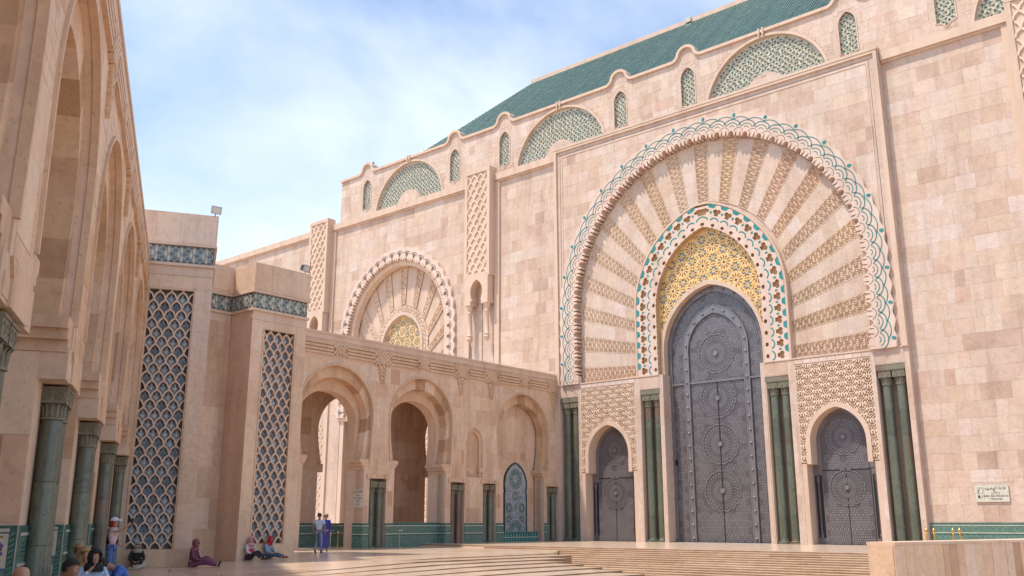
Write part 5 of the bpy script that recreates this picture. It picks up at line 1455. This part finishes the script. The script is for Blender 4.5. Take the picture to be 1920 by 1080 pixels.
STAND = dict(pelvis=(0, 0, .93), spine=(0, -.01, 1.1), chest=(0, 0, 1.28), neck=(0, 0, 1.46), head=(0, .02, 1.55), crown=(0, .015, 1.64),
             shL=(-.18, 0, 1.39), elL=(-.23, -.03, 1.12), wrL=(-.24, .04, .88), shR=(.18, 0, 1.39), elR=(.23, -.03, 1.12), wrR=(.24, .04, .88),
             hiL=(-.09, 0, .9), knL=(-.1, .02, .5), anL=(-.1, -.02, .08), toL=(-.11, .13, .03), hiR=(.09, 0, .9), knR=(.1, .02, .5), anR=(.1, -.02, .08), toR=(.11, .13, .03))
SIT = dict(pelvis=(0, 0, .11), spine=(0, .0, .28), chest=(0, .02, .45), neck=(0, .05, .62), head=(0, .08, .71), crown=(0, .075, .80),
           shL=(-.18, .03, .55), elL=(-.24, .12, .32), wrL=(-.1, .28, .26), shR=(.18, .03, .55), elR=(.24, .12, .32), wrR=(.1, .3, .24),
           hiL=(-.09, .02, .11), knL=(-.11, .42, .3), anL=(-.1, .78, .08), toL=(-.1, .9, .1), hiR=(.09, .02, .11), knR=(.11, .42, .28), anR=(.12, .80, .08), toR=(.13, .92, .1))
def person(label, u, face, pose, top, bottom, head, skin='skin', sleeves='long', dress=False, scale=1., shoes=(.03, .025, .02), extra=None, look=0., hands=True):
    """u: survey position, face: facing direction (dx,dy); head: dict(kind=..., col=...)"""
    P = {k: Vector(v) for k, v in pose.items()}
    loc = [c * S for c in u]
    t_ = put('person', None, loc, rot=(0, 0, atan2(face[1], face[0]) - pi / 2), scale=(scale,) * 3, label=label, cat='person')
    up = (P['crown'] - P['head']).normalized(); fw = Vector((sin(-look), cos(look), 0)); fw = (fw - up * fw.dot(up)).normalized(); rt = fw.cross(up)
    H = P['head']
    nodes = []; ix = {}; edges = []
    def add(k, p, r): ix[k] = len(nodes); nodes.append((tuple(p), r))
    for k, r in (('pelvis', (.13, .10)), ('spine', (.12, .09)), ('chest', (.14, .10)), ('neck', .052), ('head', (.068, .078)), ('crown', (.072, .088)),
                 ('shL', .052), ('elL', .038), ('wrL', .026), ('shR', .052), ('elR', .038), ('wrR', .026),
                 ('hiL', .085), ('knL', .055), ('anL', .038), ('toL', .03), ('hiR', .085), ('knR', .055), ('anR', .038), ('toR', .03)): add(k, P[k], r)
    add('top', P['crown'] + up * .055, (.05, .06)); add('nose', H + fw * .098 + up * .02, .013); add('chin', H + fw * .07 - up * .045, .022)
    E_ = [('pelvis', 'spine'), ('spine', 'chest'), ('chest', 'neck'), ('neck', 'head'), ('head', 'crown'), ('crown', 'top'), ('head', 'nose'), ('head', 'chin')]
    for s_ in 'LR': E_ += [('chest', 'sh' + s_), ('sh' + s_, 'el' + s_), ('el' + s_, 'wr' + s_), ('pelvis', 'hi' + s_), ('hi' + s_, 'kn' + s_), ('kn' + s_, 'an' + s_), ('an' + s_, 'to' + s_)]
    if hands:
        for s_ in 'LR':
            w_ = P['wr' + s_]; d_ = (w_ - P['el' + s_]).normalized(); sd = d_.cross(Vector((0, 0, 1)))
            sd = sd.normalized() if sd.length > .2 else Vector((1, 0, 0)); dn = sd.cross(d_)
            add('pa' + s_, w_ + d_ * .055, (.03, .02)); E_.append(('wr' + s_, 'pa' + s_))
            for f, (o_, l) in enumerate(((-.027, .062), (-.009, .072), (.009, .07), (.027, .056))):
                add('f%d%s' % (f, s_), w_ + d_ * .09 + sd * o_, .009); add('g%d%s' % (f, s_), w_ + d_ * (.09 + l) + sd * o_ * 1.15 + dn * .02, .0075)
                E_ += [('pa' + s_, 'f%d%s' % (f, s_)), ('f%d%s' % (f, s_), 'g%d%s' % (f, s_))]
            add('th' + s_, w_ + d_ * .06 - sd * .05 + dn * .012, .0095); E_.append(('pa' + s_, 'th' + s_))
    skin_obj('body', nodes, [(ix[a], ix[b_]) for a, b_ in E_], skin, t_)
    # upper garment
    g = [(tuple(P['pelvis'].lerp(P['spine'], .1)), (.145, .11)), (tuple(P['spine']), (.15, .115)), (tuple(P['chest']), (.165, .125)), (tuple(P['neck'] - (P['neck'] - P['chest']) * .3), (.08, .075))]
    e_ = [(0, 1), (1, 2), (2, 3)]
    for s_ in 'LR':
        k = len(g); g.append((tuple(P['sh' + s_]), .07)); e_.append((2, k))
        if sleeves == 'none': continue
        if sleeves == 'short': g.append((tuple(P['sh' + s_].lerp(P['el' + s_], .62)), .062)); e_.append((k, k + 1))
        else:
            g.append((tuple(P['el' + s_]), .056)); g.append((tuple(P['el' + s_].lerp(P['wr' + s_], .93)), .042)); e_ += [(k, k + 1), (k + 1, k + 2)]
    skin_obj('top', g, e_, fabric(top), t_)
    # lower garment
    if dress:
        kn = (P['knL'] + P['knR']) / 2; an = (P['anL'] + P['anR']) / 2
        g = [(tuple(P['pelvis']), (.12, .095)), (tuple((P['hiL'] + P['hiR']) / 2 * .4 + kn * .6), (.175, .13)), (tuple(kn), (.17, .11)), (tuple(kn.lerp(an, .85)), (.17, .1))]
        skin_obj('skirt', g, [(0, 1), (1, 2), (2, 3)], fabric(bottom), t_)
    if True:
        g = [(tuple(P['pelvis']), (.12, .095))]; e_ = []
        for s_ in 'LR':
            k = len(g); g += [(tuple(P['hi' + s_]), .1), (tuple(P['kn' + s_]), .068), (tuple(P['kn' + s_].lerp(P['an' + s_], .92)), .055)]; e_ += [(0, k), (k, k + 1), (k + 1, k + 2)]
        skin_obj('leggings' if dress else 'trousers', g, e_, fabric(bottom), t_)
    for s_ in 'LR':
        d_ = (P['to' + s_] - P['an' + s_])
        skin_obj('shoe', [(tuple(P['an' + s_] - d_ * .25 + Vector((0, 0, -.02))), .042), (tuple(P['an' + s_] + d_ * .5), .042), (tuple(P['to' + s_] + d_ * .15), .034)], [(0, 1), (1, 2)], fabric(shoes), t_)
    # head cover
    hc = P['crown'] + up * .0 ; k = head['kind']; yaw = atan2(-fw.x, fw.y); pit = atan2(up.y * -1, up.z) if False else -math.asin(max(-1, min(1, -up.dot(Vector((fw.x, fw.y, 0)).normalized()))))
    cen = H.lerp(P['crown'], .55)
    if k == 'hijab':
        shell('headscarf', cen, (.105, .118, .145), lambda d: not (d.y > .62 and abs(d.x) < .62 and -.62 < d.z < .55), fabric(head['col']), t_, pitch=pit, yaw=yaw)
        nb = P['neck']; shell('scarf_drape', nb - up * .05, (.15, .13, .13), lambda d: d.z > -.35, fabric(head['col']), t_, yaw=yaw)
    elif k == 'hair':
        shell('hair', cen + up * .012 - fw * .012, (.088, .108, .118), lambda d: d.z > .38 or (d.y < .15 and d.z > head.get('low', -.35)), fabric(head['col']), t_, pitch=pit, yaw=yaw)
        if head.get('long'): shell('hair_length', cen - up * .12 - fw * .06, (.09, .06, .17), lambda d: True, fabric(head['col']), t_, yaw=yaw)
    elif k == 'cap':
        shell('hair', cen - up * .02 - fw * .02, (.10, .115, .15), lambda d: not (d.y > .45) and d.z > -.95, fabric(head['hair']), t_, pitch=pit, yaw=yaw)
        C_ = shell('cap', cen + up * .03, (.1, .118, .1), lambda d: d.z > .1, fabric(head['col']), t_, pitch=pit, yaw=yaw)
        B_ = shell('brim', cen + up * .045 + fw * .12, (.075, .095, .014), lambda d: True, fabric(head['col']), t_, yaw=yaw)
    elif k == 'hat':
        shell('hair', cen - up * .0, (.1, .115, .12), lambda d: d.y < .3 and d.z > -.5, fabric(head['hair']), t_, pitch=pit, yaw=yaw)
        shell('hat', cen + up * .055, (.1, .115, .085), lambda d: d.z > -.1, fabric(head['col']), t_, yaw=yaw)
    elif k == 'bald':
        shell('hair', cen - up * .012, (.082, .101, .105), lambda d: d.y < .1 and -.45 < d.z < .25, fabric(head['col']), t_, pitch=pit, yaw=yaw)
    if head.get('glasses'):
        mb_ = MB(); e0 = H + up * .045
        for sg in (-1, 1):
            c_ = e0 + fw * .098 + rt * .032 * sg
            mb_.tube([tuple((c_ + rt * .024 * cos(a) + up * .018 * sin(a)) / S) for a in np.linspace(0, 2 * pi, 11)], .004, 5)
            mb_.tube([tuple((e0 + fw * .096 + rt * .056 * sg) / S), tuple((e0 - fw * .01 + rt * .078 * sg) / S)], .004, 5)
        o_ = bpy.data.objects.new('glasses', mb_.mesh('glasses', 'black')); COL.objects.link(o_); o_.parent = t_
    if extra: extra(t_, P, fw, up, rt)
    return t_
def mod(base, **k): d = dict(base); d.update(k); return d
def box_part(name, t_, a, b_, mat):
    mb_ = MB(); mb_.box([x / S for x in a], [x / S for x in b_]); o_ = bpy.data.objects.new(name, mb_.mesh(name, mat)); COL.objects.link(o_); o_.parent = t_; return o_
away = (-.78, .62); toward = (.78, -.62)
walk = mod(STAND, knL=(-.1, .12, .5), anL=(-.1, -.12, .12), toL=(-.1, .02, .03), knR=(.1, .03, .5), anR=(.1, .1, .08), toR=(.11, .24, .03), elL=(-.26, .02, 1.14), wrL=(-.26, .06, .92), elR=(.27, -.06, 1.14), wrR=(.27, .02, .9))
person('man in light blue shirt and jeans walking with his back turned', (6.46, -30.32, -0.2), (-.6, .8), walk, (.50, .58, .70), (.16, .22, .34), dict(kind='hair', col=(.03, .02, .015)), 'skin_tan', 'short')
mw = person('woman in long royal blue dress and straw hat walking towards the camera', (3.87, -27.81, -0.2), toward, mod(STAND, elR=(.24, .05, 1.13), wrR=(.22, .2, 1.0)), (.04, .045, .25), (.04, .045, .25), dict(kind='hat', col=(.42, .26, .12), hair=(.3, .14, .06)), 'skin', 'long', True, extra=lambda t_, P, fw, up, rt: None)
mb = MB(); bx0, by0 = 5.55, -30.0
mb.box((5.2, -30.5, .05), (5.55, -30.2, .62)); mb.build('carrier_bag', 'white_tile', label='white carrier bag at the left of the walking man', cat='bag') if False else None
sitk = mod(SIT, head=(0, .11, .70), crown=(.0, .13, .79), knL=(-.1, .4, .2), knR=(.1, .42, .17))
person('seated person in red headscarf and denim shirt under the right lattice panel', (8.46, -35.10, -0.32), (.93, .35), sitk, (.24, .31, .42), (.06, .09, .16), dict(kind='hijab', col=(.42, .02, .03)), 'skin', shoes=(.25, .1, .05))
person('seated person in white and red top and pink headscarf at the block corner', (8.53, -36.24, -0.34), (.95, .2), mod(SIT, knL=(-.1, .36, .34), knR=(.1, .38, .3)), (.52, .44, .44), (.03, .03, .035), dict(kind='hijab', col=(.50, .24, .27)), 'skin',
       extra=lambda t_, P, fw, up, rt: skin_obj('red_vest', [((0, .02, .2), (.165, .13)), ((0, .03, .36), (.17, .135)), ((0, .04, .5), (.12, .12))], [(0, 1), (1, 2)], fabric((.5, .03, .06)), t_))
person('seated woman in purple robe and mauve headscarf with legs stretched to the right', (10.39, -40.49, -0.5), (.72, .55), mod(SIT, knL=(-.1, .45, .34), anL=(-.1, .85, .08), toL=(-.12, .93, .2), knR=(.1, .45, .16), anR=(.12, .95, .08), toR=(.13, 1.0, .2), head=(0, .07, .74), crown=(0, .08, .83)), (.15, .045, .085), (.16, .05, .095), dict(kind='hijab', col=(.22, .06, .075)), 'skin', dress=True, shoes=(.04, .04, .04), scale=1.06)
person('seated woman in black with grey patterned scarf below the tall lattice panel', (8.81, -42.36, -0.52), (.9, -.43), mod(SIT, knL=(-.16, .32, .3), anL=(-.1, .42, .08), toL=(-.1, .54, .05), knR=(.16, .34, .26), anR=(.1, .44, .08), toR=(.12, .55, .05)), (.015, .015, .016), (.02, .02, .02), dict(kind='hijab', col=(.30, .26, .21)), 'skin', shoes=(.32, .12, .07))
mb = MB(); mb.add([(9.1, -42.95, -.515), (9.75, -42.75, -.515), (9.45, -42.1, -.3), (9.15, -42.3, -.25)], [(0, 1, 2, 3)]); mb.add([(9.1, -42.95, -.5), (9.75, -42.75, -.5), (9.45, -42.1, -.28), (9.15, -42.3, -.23)], [(3, 2, 1, 0)])
mb.build('white_cloth', 'white_tile', label='white cloth spread at the feet of the seated woman in black', cat='cloth')
capw = mod(STAND, shR=(.18, .03, 1.39), elR=(.14, .26, 1.34), wrR=(.08, .5, 1.52), elL=(-.25, -.06, 1.13), wrL=(-.2, .1, 1.0))
def phone(t_, P, fw, up, rt):
    box_part('phone', t_, (.02, .56, 1.57), (.12, .60, 1.70), 'black')
    skin_obj('jacket', [((0, -.05, .9), (.17, .12)), ((0, -.055, 1.1), (.165, .12)), ((0, -.04, 1.28), (.175, .12)), ((-.19, -.01, 1.38), .075), ((-.25, -.06, 1.13), .065), ((-.21, .08, 1.01), .05)], [(0, 1), (1, 2), (2, 3), (3, 4), (4, 5)], fabric((.015, .015, .017)), t_)
person('standing woman in white cap and red scarf photographing with raised arm', (16.30, -47.37, -0.54), (.80, .60), capw, (.55, .40, .42), (.08, .14, .33), dict(kind='cap', col=(.68, .65, .72), hair=(.30, .02, .02)), 'skin', 'short', extra=phone)
# ledge along the foot of the near arcade where the group sits
mb = MB()
for a in np.arange(-16, 4, 2.0):
    mb.tone = rng.uniform(.3, .8); mb.fbox(FA, a + .01, a + 1.99, -.55, -.18, .35, 1.55)
mb.build('ledge', 'trim', AR)
lean = mod(SIT, spine=(0, .04, .27), chest=(0, .13, .43), neck=(0, .24, .56), head=(0, .32, .60), crown=(0, .36, .68), shL=(-.18, .15, .52), shR=(.18, .15, .52), elL=(-.24, .26, .3), elR=(.24, .26, .3), wrL=(-.08, .45, .3), wrR=(.08, .45, .28))
person('bald man with glasses and dark jacket at the lower left edge', (38.66, -59.82, -0.18), (.75, .25), mod(SIT, head=(0, .1, .78), crown=(0, .1, .87), neck=(0, .06, .68), chest=(0, .02, .5), shL=(-.18, .03, .6), shR=(.18, .03, .6)), (.02, .02, .022), (.03, .03, .04), dict(kind='bald', col=(.12, .09, .07), glasses=1), 'skin', look=-.3)
person('dark haired man in charcoal shirt looking down beside the near column', (34.17, -57.40, -0.18), (.75, .45), mod(lean, chest=(0, .1, .46), neck=(0, .2, .62), head=(0, .29, .68), crown=(0, .30, .77), shL=(-.18, .12, .56), shR=(.18, .12, .56)), (.06, .055, .065), (.04, .05, .08), dict(kind='hair', col=(.02, .014, .01), low=-.2), 'skin_tan', 'short',
       extra=lambda t_, P, fw, up, rt: skin_obj('backpack', [((0, -.1, .3), (.13, .09)), ((0, -.07, .5), (.14, .09))], [(0, 1)], fabric((.015, .015, .018)), t_))
person('woman in black headscarf and pale blue dress sitting among the group', (30.51, -54.92, -0.18), (.9, -.15), mod(SIT, elR=(.22, .16, .42), wrR=(.1, .2, .56)), (.36, .45, .60), (.36, .45, .60), dict(kind='hijab', col=(.012, .012, .015)), 'skin', dress=True)
person('blonde woman in white vest sitting behind the black headscarf', (29.7, -54.75, -.18), (.85, .1), mod(SIT, head=(.03, .1, .74), crown=(.03, .1, .83)), (.62, .58, .56), (.3, .3, .34), dict(kind='hair', col=(.36, .22, .10), long=1), 'skin', 'none')
person('fair haired person with dark sunglasses on the head at the back of the group', (28.3, -54.25, -.18), (.9, .1), mod(SIT, head=(.0, .08, .77), crown=(.0, .08, .86), neck=(0, .05, .67)), (.55, .52, .52), (.1, .1, .12), dict(kind='hair', col=(.30, .20, .10), low=-.5), 'skin', 'short')
person('child in bright blue shirt bending forward beside the third column', (29.35, -53.5, -.18), (-.35, -.9), mod(lean, head=(0, .42, .56), crown=(0, .50, .60), neck=(0, .3, .56)), (.07, .16, .50), (.10, .17, .42), dict(kind='hair', col=(.03, .02, .015), low=-.3), 'skin_tan', 'long')
person('seated person hidden behind the right corner block with only shoes showing', (6.67, -32.58, -0.25), (.8, -.45), mod(SIT, toL=(-.16, .9, .05), toR=(.2, .92, .05)), (.05, .05, .06), (.05, .04, .04), dict(kind='hair', col=(.03, .02, .015)), 'skin', shoes=(.12, .05, .02))
